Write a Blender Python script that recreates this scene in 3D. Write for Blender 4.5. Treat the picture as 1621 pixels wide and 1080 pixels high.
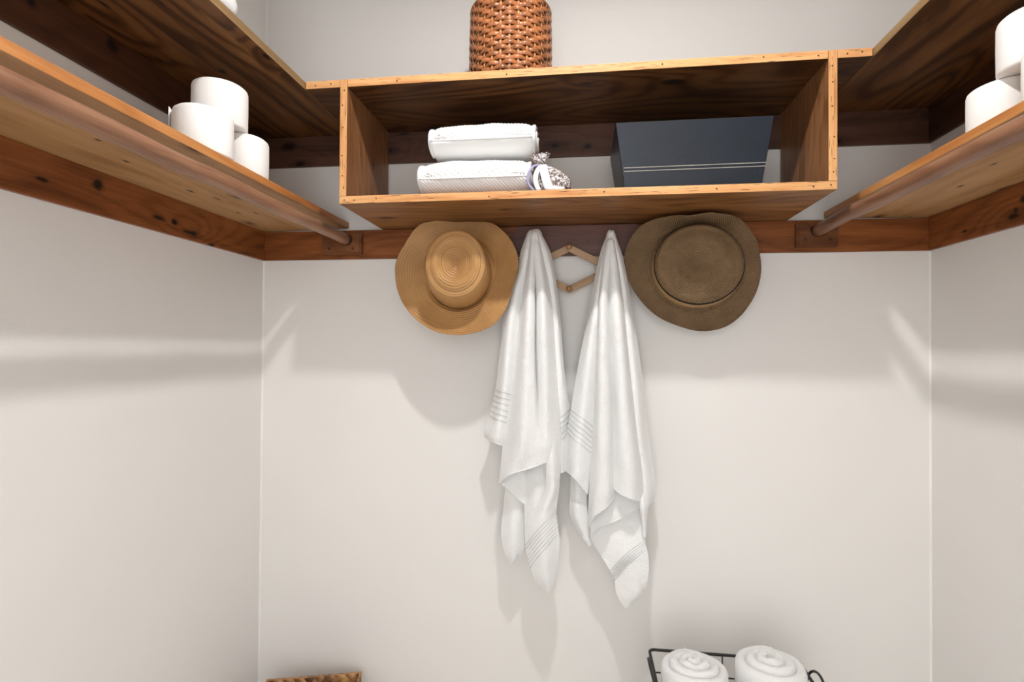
import bpy, bmesh, math, random
from mathutils import Vector, Matrix, noise as mnoise
random.seed(7)
R = math.radians
SC = bpy.context.scene
COL = SC.collection
for o in list(bpy.data.objects):
    bpy.data.objects.remove(o)

# ------------------------------------------------------------------ camera
HC = 1.17                                   # lens height above the floor
FPX, YAW, PITCH, ROLL = 848.68, 0.12913, 0.01189, 0.00668
def ray(u, v):
    """direction (world axes) of a pixel of the 1621 x 1080 frame"""
    du, dv = u - 810.5, v - 540.0
    cr, sr = math.cos(ROLL), math.sin(ROLL)
    a, b = cr*du + sr*dv, -sr*du + cr*dv
    xr, up, fw = a/FPX, -b/FPX, 1.0
    cp, sp = math.cos(PITCH), math.sin(PITCH)
    Z, f2 = cp*up + sp*fw, cp*fw - sp*up
    c, s = math.cos(YAW), math.sin(YAW)
    return Vector((c*xr - s*f2, s*xr + c*f2, Z))
EYE = Vector((0, 0, HC))
def onY(u, v, y):
    r = ray(u, v); return EYE + r*(y/r.y)
cam_d = bpy.data.cameras.new('camera')
cam = bpy.data.objects.new('camera', cam_d); COL.objects.link(cam)
cam_d.sensor_fit = 'HORIZONTAL'; cam_d.sensor_width = 36.0
cam_d.lens = 36.0*FPX/1621.0
cam_d.clip_start = 0.02
fwd = ray(810.5, 540.0).normalized()
rgt = (ray(1810.5, 540.0) - ray(810.5, 540.0)).normalized()
upv = rgt.cross(fwd)
cam.matrix_world = Matrix(((rgt.x, upv.x, -fwd.x, 0), (rgt.y, upv.y, -fwd.y, 0), (rgt.z, upv.z, -fwd.z, HC), (0, 0, 0, 1)))
SC.camera = cam

# ------------------------------------------------------------------ world, lamp, exposure
LAMP = Vector((0.0, 0.642, HC + 1.25))
LAMP_POWER = 60.0
w = bpy.data.worlds.new('world'); SC.world = w; w.use_nodes = True
bg = w.node_tree.nodes['Background']
bg.inputs[0].default_value = (0.99, 0.99, 0.985, 1)
bg.inputs[1].default_value = 3.35            # bright bedroom beyond the open doorway
vs = SC.view_settings
vs.view_transform = 'Standard'; vs.look = 'None'; vs.exposure = 0.03; vs.gamma = 1.0
vs.use_curve_mapping = False

# ------------------------------------------------------------------ dimensions of the closet
YB = 1.55; XL = -0.9815; XR = 0.9164; YF = -0.55; ZC = HC + 1.34
T = 0.0105                                   # thickness of the wall cleats
z_ = lambda a: HC + a
ZLB, ZLT = z_(0.2633), z_(0.3515)            # lower cleat
ZUB, ZUT = z_(0.5495), z_(0.6412)            # upper cleat
ZS2 = z_(0.6603)                             # top of the upper shelves
ZL2 = z_(0.3705)                             # top of lower shelves and cubby floor
YBX = 1.2532                                 # cubby front
BX1, BX2 = -0.5954, 0.5546
XUL, XUR = -0.6873, 0.6278
XSL, XSR = -0.703, 0.6505

# ------------------------------------------------------------------ helpers
def link(o, parent=None):
    COL.objects.link(o)
    if parent is not None:
        o.parent = parent
        o.matrix_parent_inverse = Matrix.Translation(-Vector(parent.location)) if parent.type == 'EMPTY' else parent.matrix_basis.inverted()
    return o
def tag(o, label=None, cat=None, group=None, kind=None):
    if label: o['label'] = label
    if cat: o['category'] = cat
    if group: o['group'] = group
    if kind: o['kind'] = kind
    return o
def empty(name, loc, label, cat, group=None):
    o = bpy.data.objects.new(name, None); o.location = loc
    o.empty_display_size = 0.05
    COL.objects.link(o)
    return tag(o, label, cat, group)
def obj(name, bm, mats, parent=None, smooth=False, origin=None):
    me = bpy.data.meshes.new(name)
    if origin is not None:
        bmesh.ops.translate(bm, verts=bm.verts, vec=-Vector(origin))
    bm.normal_update(); bm.to_mesh(me); bm.free()
    for m in (mats if isinstance(mats, (list, tuple)) else [mats]):
        me.materials.append(m)
    if smooth:
        for p in me.polygons: p.use_smooth = True
    o = bpy.data.objects.new(name, me)
    if origin is not None: o.location = origin
    return link(o, parent)
def box_bm(bm, lo, hi):
    vs_ = [bm.verts.new((x, y, z)) for z in (lo[2], hi[2]) for y in (lo[1], hi[1]) for x in (lo[0], hi[0])]
    for f in ((0, 2, 3, 1), (4, 5, 7, 6), (0, 1, 5, 4), (2, 6, 7, 3), (0, 4, 6, 2), (1, 3, 7, 5)):
        bm.faces.new([vs_[i] for i in f])
def board(name, lo, hi, mats, parent=None, edge=None, bev=0.0012):
    """a board; faces pointing along the axes listed in edge, e.g. '-Y+X', take material slot 1"""
    bm = bmesh.new(); box_bm(bm, lo, hi)
    if bev: bmesh.ops.bevel(bm, geom=bm.edges[:], offset=bev, segments=2, affect='EDGES', profile=0.6)
    bm.normal_update()
    if edge:
        for f in bm.faces:
            for k in range(0, len(edge), 2):
                s = 1 if edge[k] == '+' else -1
                if f.normal['XYZ'.index(edge[k+1])]*s > 0.5: f.material_index = 1
    c = [(a+b)/2 for a, b in zip(lo, hi)]
    return obj(name, bm, mats, parent, origin=c)
def tube(bm, pts, r, n=8, cap=True, closed=False, taper=None):
    pts = [Vector(p) for p in pts]; m = len(pts); rings = []
    prev = None
    for i, p in enumerate(pts):
        if closed: t = pts[(i+1) % m] - pts[i-1]
        else: t = pts[min(i+1, m-1)] - pts[max(i-1, 0)]
        t.normalize()
        if prev is None:
            a = Vector((0, 0, 1)) if abs(t.z) < 0.9 else Vector((1, 0, 0))
            nrm = t.cross(a).normalized()
        else:
            nrm = (prev - t*prev.dot(t)).normalized()
        prev = nrm; b = t.cross(nrm)
        rr = r if taper is None else r*taper(i/(m-1))
        rings.append([bm.verts.new(p + (nrm*math.cos(2*math.pi*k/n) + b*math.sin(2*math.pi*k/n))*rr) for k in range(n)])
    for i in range(m if closed else m-1):
        A, B = rings[i], rings[(i+1) % m]
        for k in range(n):
            f = bm.faces.new((A[k], A[(k+1) % n], B[(k+1) % n], B[k])); f.smooth = True
    if cap and not closed:
        bm.faces.new(rings[0][::-1]); bm.faces.new(rings[-1])
def lathe(bm, prof, c, n=32, axis='Z', cap=True, smooth=True):
    rings = []
    for r, h in prof:
        ring = []
        for k in range(n):
            a = 2*math.pi*k/n
            p = (r*math.cos(a), r*math.sin(a), h)
            if axis == 'Y': p = (p[0], h, p[1])
            if axis == 'X': p = (h, p[0], p[1])
            ring.append(bm.verts.new(Vector(c) + Vector(p)))
        rings.append(ring)
    for A, B in zip(rings, rings[1:]):
        for k in range(n):
            f = bm.faces.new((A[k], A[(k+1) % n], B[(k+1) % n], B[k])); f.smooth = smooth
    if cap:
        bm.faces.new(rings[0][::-1]); bm.faces.new(rings[-1])
    return rings
def grid_bm(bm, P, closed_u=False, uv=None):
    """P[i][j] points; makes quads"""
    V = [[bm.verts.new(p) for p in row] for row in P]
    n = len(V[0])
    lay = bm.loops.layers.uv.verify() if uv else None
    for i in range(len(V)-1):
        for j in range(n if closed_u else n-1):
            j2 = (j+1) % n
            f = bm.faces.new((V[i][j], V[i][j2], V[i+1][j2], V[i+1][j])); f.smooth = True
            if uv:
                for lp, (a, b) in zip(f.loops, ((i, j), (i, j+1), (i+1, j+1), (i+1, j))):
                    lp[lay].uv = uv(a, b)
    return V
def cat(p0, p1, p2, p3, t):
    return 0.5*((2*p1) + (p2-p0)*t + (2*p0-5*p1+4*p2-p3)*t*t + (3*p1-p0-3*p2+p3)*t**3)
def spl(pts, t):
    """Catmull-Rom through a list of Vectors, t in 0..1"""
    n = len(pts)-1
    if n == 0: return pts[0]
    x = min(max(t, 0), 1)*n; i = min(int(x), n-1); f = x-i
    a = pts[i-1] if i > 0 else pts[0]*2-pts[1]
    d = pts[i+2] if i+2 <= n else pts[n]*2-pts[n-1]
    return cat(a, pts[i], pts[i+1], d, f)
def lerp(a, b, t): return a+(b-a)*t
def sm(a, b, x):
    t = min(max((x-a)/(b-a), 0), 1); return t*t*(3-2*t)

# ------------------------------------------------------------------ materials
def new_mat(name):
    m = bpy.data.materials.new(name); m.use_nodes = True
    nt = m.node_tree; b = nt.nodes['Principled BSDF']
    return m, nt, b
def N(nt, typ, **kw):
    n = nt.nodes.new(typ)
    for k, v in kw.items():
        if k.startswith('i_'): n.inputs[k[2:].replace('_', ' ')].default_value = v
        else: setattr(n, k, v)
    return n
def ramp(nt, stops, interp='LINEAR'):
    n = nt.nodes.new('ShaderNodeValToRGB'); n.color_ramp.interpolation = interp
    els = n.color_ramp.elements
    while len(els) < len(stops): els.new(0.5)
    for e, (p, c) in zip(els, stops):
        e.position = p; e.color = c if len(c) == 4 else (*c, 1)
    return n
def mixc(nt, fac, a, b, mode='MIX'):
    n = nt.nodes.new('ShaderNodeMix'); n.data_type = 'RGBA'; n.blend_type = mode
    for s, v in ((0, fac), (6, a), (7, b)):
        if hasattr(v, 'links') or isinstance(v, bpy.types.NodeSocket): nt.links.new(v, n.inputs[s])
        else: n.inputs[s].default_value = v if s == 0 else (*v, 1)
    return n.outputs[2]
def mth(nt, op, a, b=None):
    n = nt.nodes.new('ShaderNodeMath'); n.operation = op
    for s, v in ((0, a), (1, b)):
        if v is None: continue
        if isinstance(v, bpy.types.NodeSocket): nt.links.new(v, n.inputs[s])
        else: n.inputs[s].default_value = v
    return n.outputs[0]
def bump(nt, b, h, strength, dist):
    n = N(nt, 'ShaderNodeBump'); n.inputs['Strength'].default_value = strength; n.inputs['Distance'].default_value = dist
    nt.links.new(h, n.inputs['Height']); nt.links.new(n.outputs[0], b.inputs['Normal'])
    return n
def plain(name, col, rough=0.6, bump_scale=None, bump_d=0.0005, var=0.06, spec=0.3, metal=0, sheen=0, vscale=6):
    m, nt, b = new_mat(name)
    tc = N(nt, 'ShaderNodeTexCoord')
    nz = N(nt, 'ShaderNodeTexNoise', i_Scale=vscale, i_Detail=4.0)
    nt.links.new(tc.outputs['Object'], nz.inputs['Vector'])
    r = ramp(nt, ((0.3, [c*(1-var) for c in col]), (0.7, [min(1, c*(1+var)) for c in col])))
    nt.links.new(nz.outputs[0], r.inputs[0]); nt.links.new(r.outputs[0], b.inputs['Base Color'])
    b.inputs['Roughness'].default_value = rough; b.inputs['Specular IOR Level'].default_value = spec
    b.inputs['Metallic'].default_value = metal; b.inputs['Sheen Weight'].default_value = sheen
    if bump_scale:
        n2 = N(nt, 'ShaderNodeTexNoise', i_Scale=bump_scale, i_Detail=3.0)
        nt.links.new(tc.outputs['Object'], n2.inputs['Vector'])
        bump(nt, b, n2.outputs[0], 0.6, bump_d)
    return m
def wood(name, light, mid, dark, axis='X', rough=0.45, knots=0.5, grain=1.0, spec=0.35, pores=0.0, thin='Z', swirl=0.3):
    """stained board; grain runs along axis, thin is the axis of the board's thickness"""
    m, nt, b = new_mat(name)
    tc = N(nt, 'ShaderNodeTexCoord'); oi = N(nt, 'ShaderNodeObjectInfo')
    off = N(nt, 'ShaderNodeVectorMath', operation='ADD')
    sc = mth(nt, 'MULTIPLY', oi.outputs['Random'], 37.0)
    nt.links.new(tc.outputs['Object'], off.inputs[0]); nt.links.new(sc, off.inputs[1])
    across = [k for k in 'XYZ' if k not in (axis, thin)][0]
    sx = N(nt, 'ShaderNodeSeparateXYZ'); nt.links.new(off.outputs[0], sx.inputs[0])
    def mp(a, c):
        n = N(nt, 'ShaderNodeMapping'); s = [c, c, c]; s['XYZ'.index(axis)] = a
        n.inputs['Scale'].default_value = s; nt.links.new(off.outputs[0], n.inputs[0]); return n.outputs[0]
    # knots first: they also bend the grain round themselves
    knot = None
    if knots:
        cb = N(nt, 'ShaderNodeCombineXYZ')
        nt.links.new(mth(nt, 'MULTIPLY', sx.outputs['XYZ'.index(axis)], 4.0), cb.inputs[0])
        nt.links.new(mth(nt, 'MULTIPLY', sx.outputs['XYZ'.index(across)], 9.0), cb.inputs[1])
        vo = N(nt, 'ShaderNodeTexVoronoi', i_Scale=1.0, voronoi_dimensions='2D'); nt.links.new(cb.outputs[0], vo.inputs['Vector'])
        sep = N(nt, 'ShaderNodeSeparateColor'); nt.links.new(vo.outputs['Color'], sep.inputs[0])
        on = mth(nt, 'GREATER_THAN', sep.outputs[0], 1-knots)
        kn = N(nt, 'ShaderNodeTexNoise', i_Scale=60.0, i_Detail=2.0); nt.links.new(off.outputs[0], kn.inputs['Vector'])
        kd = mth(nt, 'ADD', vo.outputs['Distance'], mth(nt, 'MULTIPLY', mth(nt, 'SUBTRACT', kn.outputs[0], 0.5), 0.06))
        kr = ramp(nt, ((0.035, (1, 1, 1)), (0.06, (0.5, 0.5, 0.5)), (0.17, (0.0, 0.0, 0.0)))); nt.links.new(kd, kr.inputs[0])
        kw = ramp(nt, ((0.0, (1, 1, 1)), (0.45, (0, 0, 0)))); nt.links.new(vo.outputs['Distance'], kw.inputs[0])
        knot = mth(nt, 'MULTIPLY', kr.outputs[0], on); kwarp = mth(nt, 'MULTIPLY', kw.outputs[0], on)
    wob = N(nt, 'ShaderNodeTexNoise', i_Scale=1.0, i_Detail=2.0); nt.links.new(mp(2.2, 5.0), wob.inputs['Vector'])
    wv = N(nt, 'ShaderNodeVectorMath', operation='SCALE'); wv.inputs['Scale'].default_value = 2.2
    nt.links.new(wob.outputs['Color'], wv.inputs[0])
    ad = N(nt, 'ShaderNodeVectorMath', operation='ADD')
    nt.links.new(mp(1.6, 30.0*grain), ad.inputs[0]); nt.links.new(wv.outputs[0], ad.inputs[1])
    g1 = N(nt, 'ShaderNodeTexNoise', i_Scale=1.0, i_Detail=6.0, i_Roughness=0.6); nt.links.new(ad.outputs[0], g1.inputs['Vector'])
    g2 = N(nt, 'ShaderNodeTexNoise', i_Scale=1.0, i_Detail=4.0, i_Roughness=0.7); nt.links.new(mp(9.0, 260.0*grain), g2.inputs['Vector'])
    big = N(nt, 'ShaderNodeTexNoise', i_Scale=1.0, i_Detail=2.0); nt.links.new(mp(3.0, 9.0), big.inputs['Vector'])
    # growth rings as contour lines of a slow field
    fld = N(nt, 'ShaderNodeTexNoise', i_Scale=1.0, i_Detail=1.0); nt.links.new(mp(1.3, 6.0*grain), fld.inputs['Vector'])
    ph = mth(nt, 'MULTIPLY', fld.outputs[0], 85.0)
    if knot is not None: ph = mth(nt, 'ADD', ph, mth(nt, 'MULTIPLY', kwarp, 14.0))
    ph = mth(nt, 'ADD', ph, mth(nt, 'MULTIPLY', g1.outputs[0], 5.0))
    ring = mth(nt, 'POWER', mth(nt, 'ADD', mth(nt, 'MULTIPLY', mth(nt, 'SINE', ph), 0.5), 0.5), 2.2)
    base_f = mth(nt, 'ADD', mth(nt, 'MULTIPLY', g1.outputs[0], 0.60), mth(nt, 'ADD', mth(nt, 'MULTIPLY', g2.outputs[0], 0.24), mth(nt, 'MULTIPLY', big.outputs[0], 0.28)))
    mixf = mth(nt, 'SUBTRACT', base_f, mth(nt, 'MULTIPLY', ring, swirl*0.34))
    r = ramp(nt, ((0.36, dark), (0.5, mid), (0.66, light)))
    nt.links.new(mixf, r.inputs[0]); c = r.outputs[0]
    if pores:
        po = N(nt, 'ShaderNodeTexNoise', i_Scale=1.0, i_Detail=2.0); nt.links.new(mp(24.0, 420.0), po.inputs['Vector'])
        pr = ramp(nt, ((0.31, (1, 1, 1)), (0.37, (0, 0, 0)))); nt.links.new(po.outputs[0], pr.inputs[0])
        c = mixc(nt, mth(nt, 'MULTIPLY', pr.outputs[0], pores), c, [x*0.25 for x in dark])
    if knot is not None:
        c = mixc(nt, knot, c, [x*0.18 for x in dark])
    nt.links.new(c, b.inputs['Base Color'])
    b.inputs['Roughness'].default_value = rough; b.inputs['Specular IOR Level'].default_value = spec
    bump(nt, b, mixf, 0.4, 0.0015)
    return m

M = {}
M['wall'] = plain('wall_paint', (0.80, 0.78, 0.755), 0.75, 160, 0.0004, 0.012, 0.2, vscale=1.5)
M['ceiling'] = plain('ceiling_paint', (0.84, 0.83, 0.81), 0.8, 120, 0.0004, 0.01, 0.2)
M['floor'] = plain('floor_carpet', (0.66, 0.63, 0.59), 0.95, 300, 0.003, 0.05, 0.05)
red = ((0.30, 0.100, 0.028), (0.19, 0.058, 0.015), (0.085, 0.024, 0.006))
M['cleatX'] = wood('red_pine_x', *red, 'X', 0.42, 0.16, thin='Y', swirl=0.2)
M['cleatY'] = wood('red_pine_y', *red, 'Y', 0.42, 0.5, thin='X', swirl=0.25)
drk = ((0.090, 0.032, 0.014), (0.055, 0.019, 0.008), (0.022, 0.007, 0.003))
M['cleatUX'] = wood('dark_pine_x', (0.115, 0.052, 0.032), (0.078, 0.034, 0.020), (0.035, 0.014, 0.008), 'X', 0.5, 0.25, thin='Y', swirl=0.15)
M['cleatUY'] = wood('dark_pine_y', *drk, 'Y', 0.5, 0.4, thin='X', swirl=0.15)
pine = ((0.50, 0.29, 0.135), (0.41, 0.22, 0.092), (0.27, 0.13, 0.045))
M['shelfY'] = wood('pine_shelf', *pine, 'Y', 0.45, 0.28, thin='Z', swirl=0.15)
org = ((0.66, 0.31, 0.11), (0.50, 0.20, 0.06), (0.30, 0.10, 0.025))
M['edgeY'] = wood('orange_edge', *org, 'Y', 0.38, 0, spec=0.45, thin='X', swirl=0.1)
oak = ((0.150, 0.066, 0.022), (0.098, 0.039, 0.012), (0.045, 0.016, 0.005))  # dark oak stain, with shade under the top boards darkened into the colour
M['oakX'] = wood('shaded_stained_oak_x', *oak, 'X', 0.42, 0.10, thin='Z', swirl=0.55)
M['oakY'] = wood('shaded_stained_oak_y', (0.215, 0.098, 0.033), (0.14, 0.057, 0.018), (0.060, 0.023, 0.007), 'Y', 0.42, 0.10, thin='Z', swirl=0.6)  # stain colour also deepened to carry the shade beneath the upper side shelves
sid = ((0.33, 0.155, 0.066), (0.25, 0.108, 0.042), (0.15, 0.060, 0.021))
M['oakZ'] = wood('stained_oak_z', *sid, 'Z', 0.42, 0.0, 1.4, thin='X', swirl=0.32)
bot = ((0.34, 0.155, 0.055), (0.25, 0.105, 0.034), (0.14, 0.055, 0.016))
M['botX'] = wood('cubby_floor_wood', *bot, 'X', 0.42, 0.14, thin='Z', swirl=0.35)
ply = ((0.80, 0.45, 0.20), (0.70, 0.35, 0.14), (0.52, 0.22, 0.075))
M['plyX'] = wood('plywood_edge_x', *ply, 'X', 0.5, 0, 1.6, pores=0.9, thin='Y', swirl=0.2)
M['plyZ'] = wood('plywood_edge_z', *ply, 'Z', 0.5, 0, 1.6, pores=0.9, thin='Y', swirl=0.2)
plyd = ((0.34, 0.22, 0.10), (0.27, 0.165, 0.07), (0.18, 0.10, 0.04))
M['plyYd'] = wood('plywood_edge_y', *plyd, 'Y', 0.55, 0, 1.6, thin='X', swirl=0.1)
rodc = ((0.37, 0.195, 0.115), (0.26, 0.125, 0.070), (0.15, 0.066, 0.034))
M['rodY'] = wood('rod_wood', *rodc, 'Y', 0.35, 0.0, spec=0.45, thin='Z', swirl=0.25)
brk = ((0.22, 0.085, 0.032), (0.16, 0.058, 0.02), (0.09, 0.03, 0.01))
M['brkX'] = wood('bracket_wood', *brk, 'X', 0.42, 0, thin='Y')
mah = ((0.15, 0.068, 0.052), (0.105, 0.045, 0.035), (0.06, 0.024, 0.018))
M['pegX'] = wood('mahogany_board', *mah, 'X', 0.45, 0.25, thin='Y', swirl=0.15)
rack = ((0.50, 0.33, 0.19), (0.41, 0.255, 0.14), (0.28, 0.165, 0.085))
M['rackX'] = wood('beech_slat', *rack, 'X', 0.5, 0, thin='Y', swirl=0.1)
M['knob'] = plain('turned_knob', (0.34, 0.165, 0.06), 0.35, 90, 0.0003, 0.2, 0.5)
M['nail'] = plain('dark_nail', (0.03, 0.02, 0.015), 0.6)
M['screw'] = plain('bronze_screw', (0.10, 0.06, 0.035), 0.4, metal=0.8)
M['caulk'] = plain('caulk', (0.86, 0.845, 0.82), 0.6)
M['paper'] = plain('tissue_paper', (0.90, 0.88, 0.86), 0.9, 70, 0.0008, 0.015, 0.1)
M['card'] = plain('cardboard', (0.42, 0.32, 0.22), 0.9)
M['terry'] = plain('white_terry', (0.80, 0.80, 0.80), 0.95, 420, 0.0022, 0.012, 0.05, sheen=0.25)
M['satin'] = plain('white_satin_band', (0.88, 0.88, 0.87), 0.55, 300, 0.0003, 0.01, 0.3)
M['stripe'] = plain('grey_stripe_thread', (0.60, 0.61, 0.60), 0.6)
M['brass'] = plain('lamp_metal', (0.75, 0.73, 0.70), 0.35, metal=0.9)
M['wire'] = plain('black_wire', (0.012, 0.013, 0.012), 0.45, spec=0.5)
M['linen'] = plain('white_linen', (0.86, 0.86, 0.86), 0.8, 200, 0.0006, 0.01)

# ------------------------------------------------------------------ the setting
def struct(name, bm, m, parent=None):
    o = obj(name, bm, m, parent)
    if parent is None: o['kind'] = 'structure'
    return o
def slab(name, lo, hi, m):
    bm = bmesh.new(); box_bm(bm, lo, hi); return struct(name, bm, m)
wb = slab('wall_back', (XL-0.1, YB, 0), (XR+0.1, YB+0.1, ZC), M['wall'])
wl = slab('wall_left', (XL-0.1, YF, 0), (XL, YB, ZC), M['wall'])
wr = slab('wall_right', (XR, YF, 0), (XR+0.1, YB, ZC), M['wall'])
bm = bmesh.new()
DX0, DX1, DZ = -0.47, 0.43, 2.05
box_bm(bm, (XL-0.1, YF-0.1, 0), (DX0, YF, ZC)); box_bm(bm, (DX1, YF-0.1, 0), (XR+0.1, YF, ZC)); box_bm(bm, (DX0, YF-0.1, DZ), (DX1, YF, ZC))
struct('wall_front', bm, M['wall'])
slab('floor', (XL-0.1, YF-0.1, -0.05), (XR+0.1, YB+0.1, 0), M['floor'])
slab('ceiling', (XL-0.1, YF-0.1, ZC), (XR+0.1, YB+0.1, ZC+0.05), M['ceiling'])
for k, (x, s, par) in enumerate(((XL, 1, wl), (XR, -1, wr))):     # bead of caulk in the two corners
    bm = bmesh.new()
    e = 0.0035
    prof = [(x, YB), (x+s*e, YB), (x+s*e*0.35, YB-e*0.35), (x, YB-e)]
    for i in range(len(prof)):
        a, b2 = prof[i], prof[(i+1) % 4]
        bm.faces.new([bm.verts.new(p) for p in ((a[0], a[1], 0), (b2[0], b2[1], 0), (b2[0], b2[1], ZC), (a[0], a[1], ZC))])
    bmesh.ops.remove_doubles(bm, verts=bm.verts, dist=1e-6); bmesh.ops.recalc_face_normals(bm, faces=bm.faces)
    obj('caulk_bead', bm, M['caulk'], par)

# ------------------------------------------------------------------ lamp (above the frame)
lampE = empty('ceiling_lamp', (LAMP.x, LAMP.y, ZC), 'small downlight with a metal canopy on the ceiling at the middle of the closet', 'lamp')
bm = bmesh.new(); lathe(bm, [(0.055, 0), (0.055, -0.012), (0.03, -0.022), (0.022, -0.03)], (LAMP.x, LAMP.y, ZC), 32); bmesh.ops.recalc_face_normals(bm, faces=bm.faces)
obj('canopy', bm, M['brass'], lampE)
ld = bpy.data.lights.new('bulb', 'SPOT'); ld.energy = LAMP_POWER; ld.color = (1.0, 0.98, 0.955); ld.shadow_soft_size = 0.034
ld.spot_size = R(177); ld.spot_blend = 1.0
lo_ = bpy.data.objects.new('bulb', ld); lo_.location = LAMP; link(lo_, lampE)

def add_knots(o, pts, axis, across):
    """dark knots at given spots of one board: (world point, half length, half width)"""
    m = o.data.materials[0].copy(); o.data.materials[0] = m; nt = m.node_tree
    b = nt.nodes['Principled BSDF']; src = b.inputs['Base Color'].links[0].from_socket
    tc = N(nt, 'ShaderNodeTexCoord'); sx = N(nt, 'ShaderNodeSeparateXYZ'); nt.links.new(tc.outputs['Object'], sx.inputs[0])
    nz = N(nt, 'ShaderNodeTexNoise', i_Scale=75.0, i_Detail=3.0); nt.links.new(tc.outputs['Object'], nz.inputs['Vector'])
    wob = mth(nt, 'MULTIPLY', mth(nt, 'SUBTRACT', nz.outputs[0], 0.5), 0.9)
    ia, ic = 'XYZ'.index(axis), 'XYZ'.index(across); tot = None
    for p, ra, rc in pts:
        q = Vector(p)-o.location
        da = mth(nt, 'DIVIDE', mth(nt, 'SUBTRACT', sx.outputs[ia], q[ia]), ra); dc = mth(nt, 'DIVIDE', mth(nt, 'SUBTRACT', sx.outputs[ic], q[ic]), rc)
        d = mth(nt, 'ADD', mth(nt, 'SQRT', mth(nt, 'ADD', mth(nt, 'MULTIPLY', da, da), mth(nt, 'MULTIPLY', dc, dc))), wob)
        r = ramp(nt, ((0.30, (1, 1, 1)), (0.5, (0.75, 0.75, 0.75)), (0.62, (0.28, 0.28, 0.28)), (1.0, (0, 0, 0)))); nt.links.new(mth(nt, 'MULTIPLY', d, 0.6), r.inputs[0])
        tot = r.outputs[0] if tot is None else mth(nt, 'MAXIMUM', tot, r.outputs[0])
    nt.links.new(mixc(nt, tot, src, (0.012, 0.005, 0.003)), b.inputs['Base Color'])
def onX(u, v, x):
    r = ray(u, v); return EYE+r*(x/r.x)
def onZ(u, v, z):
    r = ray(u, v); return EYE+r*((z-HC)/r.z)

# ------------------------------------------------------------------ cleats nailed to the walls
def cleat(lo, hi, m, label):
    o = board('wall_cleat', lo, hi, m); return tag(o, label, 'board', None)
Y0 = YF + 0.002
cl1 = cleat((XL, Y0, ZLB), (XL+T, YB-T-0.001, ZLT), M['cleatY'], 'long knotty red-brown board on the left side wall under the lower shelf')
cl2 = cleat((XR-T, Y0, ZLB), (XR, YB-T-0.001, ZLT), M['cleatY'], 'long red-brown board on the right side wall under the lower shelf')
cleat((XL, YB-T, ZLB), (XR, YB, ZLT-0.0015), M['cleatX'], 'red-brown board along the back wall behind the hats and towels')
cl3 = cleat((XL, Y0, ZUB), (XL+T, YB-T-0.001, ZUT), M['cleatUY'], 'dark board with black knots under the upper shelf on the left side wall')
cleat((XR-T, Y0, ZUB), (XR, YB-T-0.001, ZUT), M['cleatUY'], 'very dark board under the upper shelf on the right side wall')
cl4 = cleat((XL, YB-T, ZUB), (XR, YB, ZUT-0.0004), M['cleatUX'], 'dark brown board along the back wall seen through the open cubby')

add_knots(cl1, [(onX(u, v, XL+T), a, c) for u, v, a, c in ((251, 345, 0.018, 0.005), (276, 352, 0.010, 0.007), (299, 368, 0.020, 0.003), (155, 292, 0.012, 0.012), (66, 284, 0.012, 0.004), (335, 388, 0.012, 0.004))], 'Y', 'Z')
add_knots(cl2, [(onX(u, v, XR-T), a, c) for u, v, a, c in ((1608, 333, 0.006, 0.006), (1527, 366, 0.010, 0.003), (1621, 315, 0.010, 0.008))], 'Y', 'Z')
add_knots(cl3, [(onX(u, v, XL+T), a, c) for u, v, a, c in ((178, 72, 0.014, 0.013), (48, 2, 0.010, 0.010))], 'Y', 'Z')
add_knots(cl4, [(onY(u, v, YB-T), a, c) for u, v, a, c in ((457, 232, 0.022, 0.012), (931, 232, 0.010, 0.007), (640, 212, 0.014, 0.003))], 'X', 'Z')

# ------------------------------------------------------------------ side shelves
def shelf(lo, hi, mats, edge, label, lift=0.0):
    o = board('shelf_board', lo, hi, mats, None, edge, 0.0016)
    s_ = 1 if edge[0] == '+' else -1           # slightly cupped: the front edge sits a little higher than the wall side
    wd = hi[0]-lo[0]
    for v in o.data.vertices: v.co.z += lift*min(max((v.co.x*s_/wd+0.5-0.06)/0.94, 0), 1)
    return tag(o, label, 'shelf')
sh1 = shelf((XL+0.001, Y0, ZLT+0.0002), (XSL, YB-0.001, ZLT+0.0182), [M['shelfY'], M['edgeY']], '+X', 'lower wooden shelf on the left side wall with an orange-brown front edge', 0.006)
sh2 = shelf((XSR, Y0, ZLT+0.0002), (XR-0.001, YB-0.001, ZLT+0.0178), [M['shelfY'], M['edgeY']], '-X', 'lower wooden shelf on the right side wall with an orange-brown front edge', 0.004)
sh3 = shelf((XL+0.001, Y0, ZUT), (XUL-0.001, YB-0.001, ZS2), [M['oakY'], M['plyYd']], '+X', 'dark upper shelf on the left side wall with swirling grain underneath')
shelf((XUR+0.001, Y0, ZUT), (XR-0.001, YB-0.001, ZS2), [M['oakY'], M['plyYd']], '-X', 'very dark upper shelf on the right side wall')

add_knots(sh1, [(onZ(u, v, ZLT+0.002), a, c) for u, v, a, c in ((155, 223, 0.006, 0.004), (200, 256, 0.008, 0.003), (302, 303, 0.012, 0.004), (344, 315, 0.012, 0.003), (378, 337, 0.010, 0.003), (405, 338, 0.010, 0.003))], 'Y', 'X')
add_knots(sh2, [(onZ(u, v, ZLT+0.002), a, c) for u, v, a, c in ((1520, 295, 0.009, 0.004), (1573, 260, 0.008, 0.003))], 'Y', 'X')
add_knots(sh3, [(onZ(u, v, ZUT), a, c) for u, v, a, c in ((352, 113, 0.012, 0.008), (165, 7, 0.012, 0.004), (255, 5, 0.010, 0.003))], 'Y', 'X')

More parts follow.
